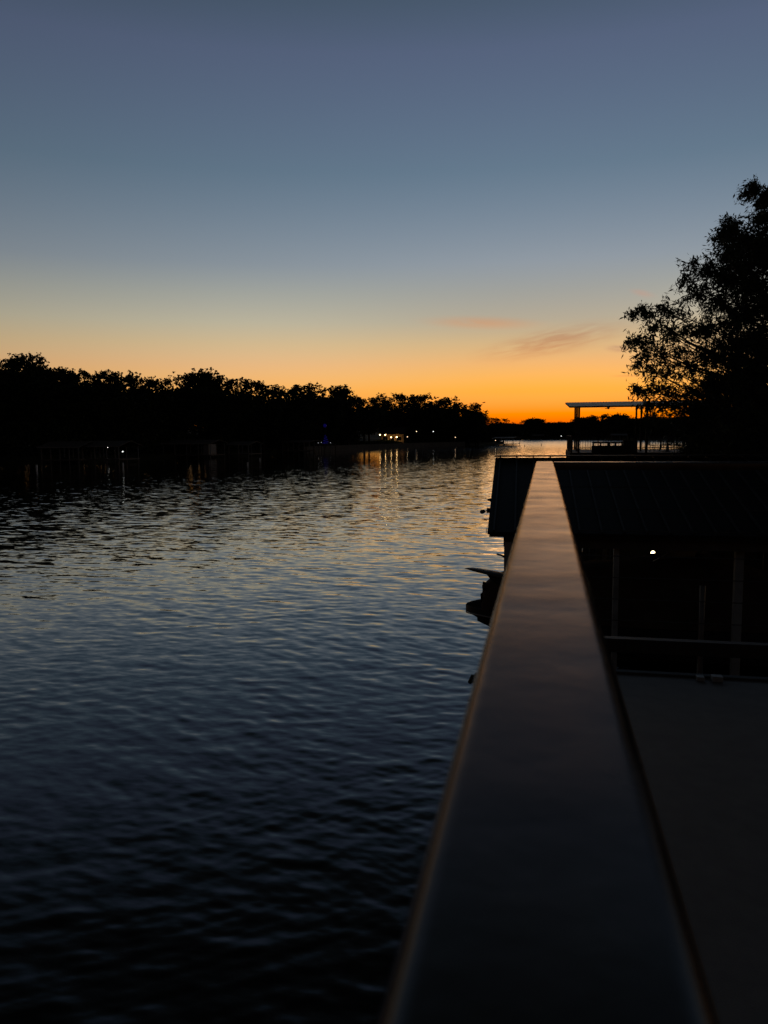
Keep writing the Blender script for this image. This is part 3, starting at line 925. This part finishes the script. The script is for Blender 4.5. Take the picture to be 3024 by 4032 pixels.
g = np.random.default_rng(21)
PROTO = []
for k in range(7):
    rx_, rz_ = 5.0 + .5 * g.normal(), 6.4 + .4 * g.normal()
    cm = crown_mesh('crown', g, rx_, rz_, 980, 7, .40, .40, 1.0 + .08 * (k % 3))
    tm = trunk_mesh('trunk', g, 7.0, 4)
    PROTO.append((cm, tm))
PROTOF = []
for k in range(3):
    cm = crown_mesh('crown', g, 6.0, 4.6, 520, 14, .9, .5, .88)
    PROTOF.append((cm, trunk_mesh('trunk', g, 6.0, 4)))
TREES = []


def tree(protos, k, x, y, top, width, label, group, base=None, cat='tree', hmin=6.0):
    """a tree whose crown top is at height `top`, crown about `width` wide"""
    cm, tm = protos[k % len(protos)]
    gz = float(ground_z([(x, y)])[0]) if base is None else base
    zs = np.empty(len(cm.vertices) * 3, np.float32); cm.vertices.foreach_get('co', zs); mz = float(np.percentile(zs[2::3], 99.7))
    h = max(3.0, top - gz)
    ch = h * .86                       # crown height
    t = thing('tree', (x, y, gz), label, cat, group, rz=k * 1.7)
    sxy = width / 10.5; szz = ch / mz
    c = link('crown', cm, t); c.location = (0, 0, h - ch); c.scale = (sxy, sxy, szz)
    q = link('trunk', tm, t); q.scale = (sxy, sxy, h * .8 / 7.0)
    TREES.append(t)
    return t


ORD = ['first', 'second', 'third', 'fourth', 'fifth', 'sixth', 'seventh', 'eighth', 'ninth', 'tenth', 'eleventh', 'twelfth', 'thirteenth', 'fourteenth',
       'fifteenth', 'sixteenth', 'seventeenth', 'eighteenth', 'nineteenth', 'twentieth', 'twenty-first', 'twenty-second', 'twenty-third', 'twenty-fourth',
       'twenty-fifth', 'twenty-sixth', 'twenty-seventh', 'twenty-eighth', 'twenty-ninth', 'thirtieth', 'thirty-first', 'thirty-second', 'thirty-third', 'thirty-fourth']


def shore_r(px):
    X_ = [-400, 0, 300, 480, 650, 830, 1000, 1222, 1500, 1700, 1900, 2020]
    R_ = [150, 150, 146, 147, 163, 163, 170, 188, 221, 252, 272, 290]
    return float(np.interp(px, X_, R_))


# skyline of the left bank: (column, top, width in metres, extra distance)
SKY_L = [(-230, 1390, 12, 6), (-110, 1400, 11, 10), (10, 1402, 9, 6), (68, 1418, 7, 10), (132, 1392, 8, 7), (205, 1442, 9, 12), (268, 1462, 8, 6), (335, 1500, 8, 12), (408, 1462, 7, 8),
         (492, 1466, 8, 10), (556, 1478, 7, 7), (632, 1490, 8, 12), (706, 1466, 7, 8), (800, 1456, 9, 10), (868, 1484, 7, 8), (940, 1492, 9, 12), (1042, 1500, 10, 8),
         (1128, 1530, 10, 12), (1206, 1508, 10, 8), (1284, 1517, 10, 12), (1352, 1524, 8, 8), (1432, 1562, 10, 12), (1502, 1562, 9, 8), (1572, 1546, 10, 10), (1652, 1551, 10, 10),
         (1716, 1572, 9, 8), (1742, 1562, 8, 12), (1790, 1600, 9, 6), (1846, 1582, 10, 6), (1884, 1612, 8, 8), (1936, 1642, 8, 20), (1984, 1660, 9, 40)]
shapes = ['broad and ragged', 'narrow with loose sprays on top', 'low and rounded', 'airy with sky showing through', 'tall and uneven']
for k, (px, py, wd, dr) in enumerate(SKY_L):
    r_ = shore_r(px) + dr + (20 if 1470 < px < 1620 else 0)
    p = at_r(px, py + 4, r_)
    tree(PROTO, k, p.x, p.y, p.z, wd * (1.3 if px < 1400 else 1.4),
         f'{ORD[k]} treetop from the left on the left bank skyline, {shapes[k % 5]}', 'trees along the left bank skyline')
# lower trees in front of them
for k, px in enumerate(range(-60, 1900, 84)):
    r_ = shore_r(px) + 1.5 + 3 * g.random()
    top_px = np.interp(px, [s[0] for s in SKY_L], [s[1] for s in SKY_L]) + 40 + 36 * g.random()
    if 1440 < px < 1640:
        r_ += 24
    p = at_r(px, top_px, r_)
    tree(PROTO, k + 3, p.x, p.y, p.z, 10.5 + 2 * g.random(),
         f'{ORD[k]} low waterside tree from the left, on the left bank', 'low trees at the water of the left bank')
# far shore
SKY_F = [(2006, 1668, 22, 0), (2044, 1690, 16, 5), (2100, 1648, 13, -8), (2142, 1664, 13, 0), (2190, 1662, 17, 0), (2234, 1664, 14, 8), (2268, 1660, 11, 3), (2318, 1640, 17, -4), (2372, 1656, 15, 0),
         (2408, 1648, 14, 5), (2442, 1632, 17, -10), (2494, 1646, 16, 0), (2540, 1650, 13, 4), (2586, 1640, 12, 0), (2630, 1650, 14, 0), (2690, 1640, 15, 0), (2750, 1640, 14, 6), (2830, 1640, 16, 0), (2920, 1640, 18, 0),
         (3010, 1635, 18, 0)]
for k, (px, py, wd, dr) in enumerate(SKY_F):
    r_ = float(np.interp(px, [2000, 2240, 2600, 2900], [512, 492, 437, 402])) + 8 + dr
    p = at_r(px, py, r_)
    tree(PROTOF, k, p.x, p.y, p.z, wd,
         f'{ORD[k]} rounded treetop from the left along the far shore at the sunset', 'trees on the far shore')


def undergrowth(name, pts, h0, h1, dens, leaf, depth, label):
    """leafy scrub along a line of (x, y) points"""
    A = np.array(pts, float); seg = np.linalg.norm(np.diff(A, axis=0), axis=1)
    n = int(seg.sum() * dens)
    s = np.sort(g.random(n)) * seg.sum(); cs = np.concatenate([[0], np.cumsum(seg)])
    k = np.clip(np.searchsorted(cs, s) - 1, 0, len(seg) - 1)
    t = (s - cs[k]) / seg[k]
    P_ = A[k] + (A[k + 1] - A[k]) * t[:, None]
    d = (A[k + 1] - A[k]) / seg[k][:, None]; nrm = np.stack([-d[:, 1], d[:, 0]], 1)
    P_ = P_ + nrm * (g.random(n) * depth)[:, None] + g.normal(size=(n, 2)) * .4
    hh = h0 + (h1 - h0) * (0.5 + .3 * np.sin(s * .11) + .2 * np.sin(s * .37 + 2))
    z = ground_z(P_) + g.random(n) ** .8 * hh
    v, f = leaf_cards(np.column_stack([P_, z]), leaf, g, .8)
    o = link(name, mesh_np(name, v, f, M['leaf2'])); tag(o, label, 'undergrowth', kind='stuff')
    return o


undergrowth('undergrowth', [(-190, 60), (-142, 76), (-99, 110), (-81, 119), (-77, 129), (-72, 140), (-66, 155), (-60, 181), (-51, 214)],
            2.5, 6.5, 420, .55, 7, 'black scrub and low foliage along the left bank')
undergrowth('undergrowth', [(-40, 246), (-29, 271), (-21, 291), (-19, 332), (-26, 382)], 2.5, 6.0, 420, .55, 7, 'black scrub at the right end of the left bank')
undergrowth('undergrowth', [(-51, 214), (-40, 246)], .7, 1.1, 420, .4, 4, 'low grass and scrub in front of the lit house')
undergrowth('undergrowth', [(-78, 516), (-16, 508), (16, 487), (62, 427), (92, 386), (124, 336)], 4, 7.5, 200, .9, 12, 'dark scrub along the far shore below the sunset')
undergrowth('undergrowth', [(2.2, 36), (2.2, 19.6), (8.0, 19.2)], 1.1, 2.2, 900, .12, 2, 'low dark brush on the bank behind the boathouse')

# ------------------------------------------------------------------ the big tree on the right
def big_tree():
    g = np.random.default_rng(5)
    t = thing('leafy_tree', (8.4, 21.5, 1.0), 'large tree with narrow leaves overhanging at the right edge', 'tree')
    B = [(2962, 750, 38), (3015, 790, 46), (3012, 860, 46), (2875, 905, 46), (2850, 930, 40), (2935, 945, 52), (3000, 960, 90), (2880, 1000, 70), (2945, 1040, 90), (2725, 1040, 44), (2790, 1062, 62),
         (2860, 1100, 80), (2960, 1130, 110), (2700, 1105, 46), (2750, 1150, 70), (2830, 1190, 80), (2920, 1240, 110), (2525, 1225, 36), (2560, 1240, 46), (2610, 1215, 50), (2660, 1235, 60),
         (2495, 1232, 24), (2580, 1290, 66), (2500, 1340, 46), (2478, 1350, 30), (2550, 1350, 60), (2640, 1310, 70), (2720, 1300, 74), (2800, 1290, 90), (2600, 1390, 70), (2680, 1390, 76),
         (2540, 1405, 56), (2520, 1440, 40), (2570, 1460, 60), (2640, 1460, 70), (2720, 1450, 84), (2530, 1540, 42), (2500, 1530, 26), (2570, 1530, 56), (2630, 1540, 70), (2560, 1590, 44), (2610, 1600, 60),
         (2790, 1400, 100), (2890, 1370, 110), (2980, 1330, 110), (3040, 1200, 110), (2700, 1540, 90), (2790, 1520, 100), (2890, 1500, 120), (2990, 1480, 120), (2680, 1610, 70), (2760, 1620, 90),
         (2850, 1620, 110), (2960, 1600, 120), (2560, 1640, 36), (2600, 1655, 40), (2700, 1690, 80), (2780, 1710, 90), (2880, 1720, 110), (2980, 1720, 110), (2720, 1760, 60), (2820, 1780, 80), (2930, 1790, 90),
         (3060, 1000, 110), (3080, 820, 80), (3090, 1400, 120), (3100, 1600, 120)]
    cen = []; rad = []
    for px, py, r in B:
        inner = np.clip((px - 2480) / 540, 0, 1)
        for rep in range((1 if px < 2740 else (2 if px < 2850 else 4)) + (2 if py > 1540 and px > 2690 else 0)):
            yy = 20.2 + 1.0 * g.normal() * (.4 + inner) + rep * 1.5
            yy = max(18.6, yy)
            q = on_y(px + g.normal() * 6 * rep, py + g.normal() * 6 * rep, yy)
            cen.append(q); rad.append(r * yy / F)
    nvis = len(cen)
    # the rest of the crown, out of the frame
    while len(cen) < nvis + 120:
        v = g.normal(size=3); v /= np.linalg.norm(v); v *= g.random() ** .4
        q = Vector((9.2 + v[0] * 4.6, 22.5 + v[1] * 4.4, 8.6 + v[2] * 6.2))
        # keep clear of the sky seen left of the outline
        d = ROT.inverted() @ (q - CAM); px = CX + F * d.x / -d.z; py = CY - F * d.y / -d.z
        if px < 3140:
            continue
        cen.append(q); rad.append(.75)
    # wood: trunk, limbs to bough centres
    mb = MB()
    mb.tube([(8.4, 21.5, 0.2), (8.3, 21.5, 1.6), (8.1, 21.4, 3.2), (8.3, 21.6, 5.4), (8.7, 22, 8), (9, 22.3, 11), (9.1, 22.4, 13.5)], [.34, .28, .25, .2, .15, .09, .04], 12)
    trunk = mb.build('trunk', M['bark'], t)
    mb = MB(); limb_pts = []
    spine = [Vector(p) for p in ((8.3, 21.5, 1.7), (8.2, 21.4, 2.4), (8.1, 21.4, 3.4), (8.3, 21.6, 4.6), (8.4, 21.7, 5.8), (8.7, 22, 7.4), (8.9, 22.2, 9.0), (9, 22.3, 10.6))]
    for c_, r_ in zip(cen, rad):
        hd = math.hypot(c_.x - 8.3, c_.y - 21.6); s_ = min(spine, key=lambda q: abs(q.z - (c_.z - .15 - .55 * hd)))
        m1 = s_.lerp(c_, .45) + Vector((0, 0, .25 * (s_ - c_).length * .3))
        m2 = s_.lerp(c_, .78) + Vector((g.normal() * .08, g.normal() * .08, .12))
        mb.tube([s_, m1, m2, c_], [.05, .03, .018, .006], 5)
        limb_pts.append(m2)
    # twigs + leaves
    LC = []; LD = []
    for c_, r_ in zip(cen, rad):
        vis = r_ < .74 or True
        ns = int(8 + 84 * r_ ** 1.5)
        for _ in range(ns):
            v = g.normal(size=3); v /= np.linalg.norm(v)
            v[2] *= .85
            a_ = c_ + Vector(v) * (r_ * .15)
            ln = r_ * (.2 + 1.3 * g.random())
            b_ = c_ + Vector(v) * ln + Vector((-.05 * g.random(), 0, -.10 * ln))
            if g.random() < .85:
                mb.tube([a_, a_.lerp(b_, .6) + Vector((0, 0, .02)), b_], [.006, .0045, .0025], 3, False)
            nl = 7
            for q in range(nl):
                tt = .25 + .8 * q / nl
                p_ = a_.lerp(b_, tt)
                LC.append((p_.x + g.normal() * .045, p_.y + g.normal() * .045, p_.z + g.normal() * .045 - .02))
                LD.append((v[0] * .5, v[1] * .5, v[2] * .3 - .45))
    LC = np.array(LC); LD = np.array(LD)
    v, f = leaf_cards(LC, .135, g, .27, bias=LD)
    link('crown', mesh_np('crown', v, f, M['leaf']), t)
    mb.build('limbs', M['bark'], t)
    print('leaves', len(LC))
    rel(t)
    return t


big_tree()
for k, (x, y, top, wd) in enumerate(((9.3, 31, 6.0, 8.5), (12.6, 33, 8.2, 9), (11.5, 27.5, 6.2, 7), (17, 38, 9, 10), (20, 30, 11, 10), (24, 52, 9, 12))):
    tree(PROTO, k + 1, x, y, top, wd,
         ['low dark tree showing through the bottom of the narrow leaved tree', 'dark tree behind the narrow leaved tree, above the boathouse ridge', 'shorter dark tree close behind the trunk of the narrow leaved tree',
          'dark tree further back on the right bank', 'tall dark tree at the far right edge of the bank', 'dark tree beyond the roofed deck on the right bank'][k], 'trees on the right bank')


# ------------------------------------------------------------------ docks, houses and lights of the left bank
def shore_dock(label, px0, px1, py, eave_py, ridge_py, depth=6.5, posts=5, wall=None, roofmat='wood', name='boat_dock'):
    a = on_z(px0, py); b = on_z(px1, py); a.z = b.z = 0
    ex = (b - a); Ln = ex.length; ex.normalize(); ey = Vector((-ex.y, ex.x, 0))
    if ey.y < 0: ey = -ey
    t = thing(name, (a + b) / 2, label, 'boat dock', 'boat docks of the left bank')
    rm = (at_r((px0 + px1) / 2, eave_py, math.hypot(((a + b) / 2).x, ((a + b) / 2).y))).z
    rt = (at_r((px0 + px1) / 2, ridge_py, math.hypot(((a + b) / 2).x, ((a + b) / 2).y) + depth / 2)).z
    mb = MB()
    mb.prism([(0, .45), (Ln, .45), (Ln, .62), (0, .62)], a, ex, ey, (0, 0, 1), depth); mb.build('dock_floor', M['wood'], t)
    for k in range(posts):
        for yy in (.15, depth - .2):
            p_ = a + ex * (.15 + (Ln - .3) * k / (posts - 1)) + ey * yy
            mb = MB(); mb.tube([(p_.x, p_.y, -1.2), (p_.x, p_.y, rm - .12)], .085, 8); mb.build('post', M['palewood'], t)
    mb = MB()
    e0 = a - ex * .35 - ey * .35; 
    mb.prism([(-.0, rm - .16), (Ln + .7, rm - .16), (Ln + .7, rm + .02), (0, rm + .02)], e0 - ey * .04, ex, ey, (0, 0, 1), .04)
    mb.build('fascia', M['palewood'], t)
    mb = MB()
    dd = depth + .7
    for (u0, z0, u1, z1) in ((0, rm, dd / 2, rt), (dd / 2, rt, dd, rm)):
        p0 = e0 + ey * u0; p1 = e0 + ey * u1
        q = [p0, p0 + ex * (Ln + .7), p1 + ex * (Ln + .7), p1]
        z_ = [z0, z0, z1, z1]
        mb.add([(v.x, v.y, z) for v, z in zip(q, z_)] + [(v.x, v.y, z - .08) for v, z in zip(q, z_)],
               [(0, 1, 2, 3), (7, 6, 5, 4), (0, 4, 5, 1), (1, 5, 6, 2), (2, 6, 7, 3), (3, 7, 4, 0)])
    mb.build('roof', M[roofmat], t)
    if wall:
        w0, w1 = wall
        mb = MB(); mb.prism([(Ln * w0, .63), (Ln * w1, .63), (Ln * w1, rm - .17), (Ln * w0, rm - .17)], a + ey * .3, ex, ey, (0, 0, 1), depth * .5)
        mb.build('shed', M['palewood'], t)
    rel(t)
    return t


shore_dock('wide open boat dock at the left with a small white lamp under its roof', 322, 470, 1823, 1756, 1736, posts=4)
shore_dock('dimmer low dock wing left of the wide open boat dock', 160, 312, 1825, 1760, 1738, posts=5)
shore_dock('boat dock with a pale shed at its right end, second from the left', 640, 830, 1804, 1746, 1732, posts=5, wall=(.84, .95))
shore_dock('small low roofed boat dock right of the dock with the pale shed', 898, 980, 1799, 1750, 1738, posts=3)
shore_dock('dock with tall thin pale posts left of the blue lit ornament', 1110, 1222, 1786, 1739, 1733, posts=6)
shore_dock('dock with a bright gap under its roof at the end of the left bank', 1940, 2018, 1755, 1725, 1720, depth=9, posts=4)

# seawall running along the bank near the lit house
sw = MB(); pts = [Vector(p) for p in ((-57.2, 178.5, 0), (-48.3, 211, 0), (-37.3, 243, 0), (-27, 266, 0))]
for a, b in zip(pts[:-1], pts[1:]):
    sw.beam((a.x, a.y, .45), (b.x, b.y, .45), .5, 2.1)
so = sw.build('seawall', M['stone']); tag(so, 'low concrete seawall along the water below the lit house', 'seawall')


def house(px, r, wpx, label, H=2.7):
    c = at_r(px, 1720, r); gz = float(ground_z([(c.x, c.y)])[0])
    t = thing('house', (c.x, c.y, gz), label, 'house', rz=math.atan2(-c.x, c.y))
    W = wpx * r / F; D = 7
    mb = MB(); mb.box(-W / 2, W / 2, 0, D, -1, H); mb.build('wall', M['wall'], t)
    mb = MB(); e = .5
    mb.add([(-W / 2 - e, -1.6, H - .1), (W / 2 + e, -1.6, H - .1), (W / 2 + e, D / 2, H + 1.9), (-W / 2 - e, D / 2, H + 1.9), (-W / 2 - e, D + .6, H - .1), (W / 2 + e, D + .6, H - .1),
            (-W / 2 - e, -1.6, H - .22), (W / 2 + e, -1.6, H - .22), (W / 2 + e, D / 2, H + 1.75), (-W / 2 - e, D / 2, H + 1.75), (-W / 2 - e, D + .6, H - .22), (W / 2 + e, D + .6, H - .22)],
           [(0, 1, 2, 3), (3, 2, 5, 4), (6, 9, 8, 7), (9, 10, 11, 8), (0, 6, 7, 1), (4, 5, 11, 10), (0, 3, 9, 6), (3, 4, 10, 9), (1, 7, 8, 2), (2, 8, 11, 5)])
    mb.build('roof', M['darkwood'], t)
    for x in (-W * .30, W * .28):
        wdw = MB(); wdw.box(x - .7, x + .7, -.04, -.003, .9, 2.1); wo_ = wdw.build('window', M['darkwood'], t)
        pn = MB(); pn.box(x - .62, x + .62, -.06, -.042, .97, 2.03); pn.build('pane', M['glass'], wo_)
    mb = MB(); mb.box(-.5, .5, -.05, -.003, 0, 2.1); mb.build('door', M['darkwood'], t)
    for x in (-W / 2 + .1, -W * .1, W * .15, W / 2 - .1):
        mb = MB(); mb.box(x - .08, x + .08, -1.5, -1.34, -1, H - .2); mb.build('porch_post', M['darkwood'], t)
    return t


house(1545, 240, 92, 'low lakeside house whose porch wall glows warm from its lamps', 3.1)
house(610, 172, 150, 'dark unlit house between the trees above the docks')


def lamp(px, py, r, rad, m, label, post=True, group=None, name='lamp', base=None):
    c = at_r(px, py, r); gz = float(ground_z([(c.x, c.y)])[0]) if base is None else base
    t = thing(name, (c.x, c.y, gz), label, 'lamp', group)
    mb = MB(); mb.ball((0, 0, c.z - gz), rad, 10); mb.build('bulb', M[m], t)
    mb = MB(); mb.tube([(0, 0, c.z - gz + rad * .8), (0, 0, c.z - gz + rad * 1.6)], [rad * 1.2, rad * .3], 10); mb.build('lamp_cap', M['black'], t)
    mb = MB(); mb.tube([(0, .02, -.5), (0, .02, c.z - gz - rad * .95)], .04, 6); mb.build('post', M['black'], t)
    return t


lamp(1496, 1712, 234, .17, 'warm', 'leftmost of the four bright warm porch lamps on the left bank')
lamp(1517, 1712, 235, .19, 'warm', 'second bright warm porch lamp from the left, close to the leftmost one')
lamp(1540, 1722, 238.5, .17, 'warm', 'third warm porch lamp, slightly lower, before the glowing house wall')
lamp(1562, 1721, 238.3, .20, 'warm', 'rightmost and brightest of the four porch lamps of the glowing house')
lamp(1604, 1720, 242, .14, 'warmdim', 'slim pinkish lamp just right of the glowing house')
lamp(1640, 1699, 245, .15, 'warmdim', 'single pale lamp higher up the bank, right of the glowing house')
lamp(1706, 1699, 252, .13, 'cool', 'single greenish white lamp high among the trees')
lamp(1793, 1722, 263, .15, 'warmdim', 'single warm lamp low near the right end of the seawall')
lamp(424, 1762, 139, .055, 'cool', 'small white lamp under the roof of the wide open boat dock', base=.62)
lamp(483, 1778, 134, .10, 'cool', 'bright white lamp just right of the wide open boat dock', base=-.8)
lamp(1951, 1734, 262, .12, 'warmdim', 'lamp glowing inside the dock at the end of the left bank', base=.62)
for k, (px, py) in enumerate(((1253, 1744), (1265, 1742), (1274, 1743), (1301, 1743))):
    lamp(px, py, 180, .07, 'cooldim', ['faint path light at the left end of the row by the blue ornament', 'brightest faint path light left of the blue ornament',
         'faint path light directly left of the blue ornament', 'faint path light right of the blue ornament'][k], group='path lights by the blue ornament')
lamp(2210, 1717, 480, .20, 'cool', 'tiny white light on the far shore left of the roofed deck', base=.5)
lamp(2410, 1706, 470, .24, 'warm', 'tiny warm light on the far shore seen through the roofed deck')
lamp(2649, 1697, 440, .28, 'cool', 'bright white far shore light seen through the leaves')
lamp(2626, 1697, 442, .16, 'cool', 'weaker white far shore light left of the bright one')
lamp(2745, 1697, 430, .26, 'cool', 'rightmost white far shore light seen through the leaves')

# blue lit ornament
c = at_r(1282, 1744, 180)
t = thing('garden_ornament', (c.x, c.y, c.z - .3), 'blue lit cone shaped garden ornament with a ball on a pole', 'ornament')
mb = MB()
for k in range(22):
    a_ = k * 1.1; z0 = 2.1 * k / 22; r0 = .75 * (1 - k / 26)
    mb.tube([(r0 * math.cos(a_ + q * .37), r0 * math.sin(a_ + q * .37), z0 + q * .03) for q in range(4)], .07, 5)
mb.build('light_string_cone', M['blue'], t)
mb = MB(); mb.tube([(0, 0, -1), (0, 0, 3.9)], .04, 6); mb.build('pole', M['black'], t)
mb = MB(); mb.ball((-.1, 0, 4.3), .42, 10); mb.build('light_ball', M['blue'], t)

ct = at_r(1278, 1746, 180)
pf = thing('ornament_platform', (ct.x, ct.y, 0), 'small raised dock platform carrying the blue lit ornament', 'platform', rz=math.atan2(-ct.x, ct.y))
mb = MB(); mb.box(-2.6, 2.6, -1.4, 1.6, ct.z - .25, ct.z - .08); mb.build('deck', M['wood'], pf)
for x in (-2.5, 0, 2.5):
    for y in (-1.3, 1.5):
        mb = MB(); mb.tube([(x, y, -1.5), (x, y, ct.z - .251)], .09, 8); mb.build('post', M['wood'], pf)

# white marker piles out from the left bank
for px, py0, pyw, lb in ((485, 1822, 1846, 'white sleeved marker pile in the water right of the wide boat dock'), (145, 1830, 1850, 'white sleeved marker pile near the left edge of the lake'),
                         (975, 1820, 1831, 'short white marker pile off the small roofed dock'), (1023, 1803, 1812, 'tiny white marker pile left of the dock with thin posts'),
                         (1637, 1768, 1782, 'pale marker pile in the dark water below the single pale lamp')):
    c = on_z(px, pyw); r_ = math.hypot(c.x, c.y); zt = at_r(px, py0, r_).z
    t = thing('marker_pile', (c.x, c.y, 0), lb, 'pile', 'white marker piles off the left bank')
    mb = MB(); mb.tube([(0, 0, -1.5), (0, 0, zt - .03), (0, 0, zt)], [.11, .11, .06], 10); mb.build('sleeve', M['white'], t)
    mb = MB(); mb.tube([(0, 0, zt), (0, 0, zt + .05)], [.12, .03], 10); mb.build('cap', M['black'], t)
# dark channel stakes
for px, py0, pyw, lb in ((2013, 1756, 1764, 'dark stake in the golden water just off the last dock'), (2066, 1751, 1759, 'middle of the three dark stakes in the golden water'),
                         (2132, 1746, 1754, 'rightmost dark stake in the golden water')):
    c = on_z(px, pyw); r_ = math.hypot(c.x, c.y); zt = at_r(px, py0, r_).z
    mb = MB(); mb.tube([(c.x, c.y, -1.5), (c.x, c.y, zt - .1), (c.x + .02, c.y, zt)], [.12, .12, .05], 8)
    tag(mb.build('channel_stake', M['black']), lb, 'stake', 'dark stakes in the golden water')
# far boathouse roofs on the far shore
for px, r_, wpx, lb in ((2440, 432, 60, 'faint far boathouse seen between the posts of the roofed deck'), (2120, 494, 46, 'faint low boathouse at the far shore under the sunset')):
    c = at_r(px, 1722, r_)
    t = thing('far_boathouse', (c.x, c.y, 0), lb, 'boathouse', 'boathouses on the far shore')
    W = wpx * r_ / F / 2
    mb = MB(); mb.add([(-W, 0, 2.3), (W, 0, 2.3), (W, 4, 3.4), (-W, 4, 3.4), (W, 8, 2.3), (-W, 8, 2.3)], [(0, 1, 2, 3), (3, 2, 4, 5), (0, 3, 5), (1, 4, 2), (0, 5, 4, 1)]); mb.build('roof', M['palewood'], t)
    mb = MB(); mb.box(-W, W, 0, 8, .4, .6); mb.build('dock_floor', M['wood'], t)
    for x in (-W + .2, 0, W - .2):
        mb = MB(); mb.box(x - .1, x + .1, .05, .25, -1, 2.29); mb.build('post', M['palewood'], t)

# ------------------------------------------------------------------ render settings
sc.view_settings.view_transform = 'Standard'
sc.view_settings.look = 'None'
sc.view_settings.exposure = 3.0
sc.view_settings.gamma = 1.0
sc.render.engine = 'CYCLES'
sc.cycles.use_denoising = True
sc.cycles.max_bounces = 6
sc.cycles.sample_clamp_indirect = 4.0
sc.render.resolution_x = 768
sc.render.resolution_y = 1024
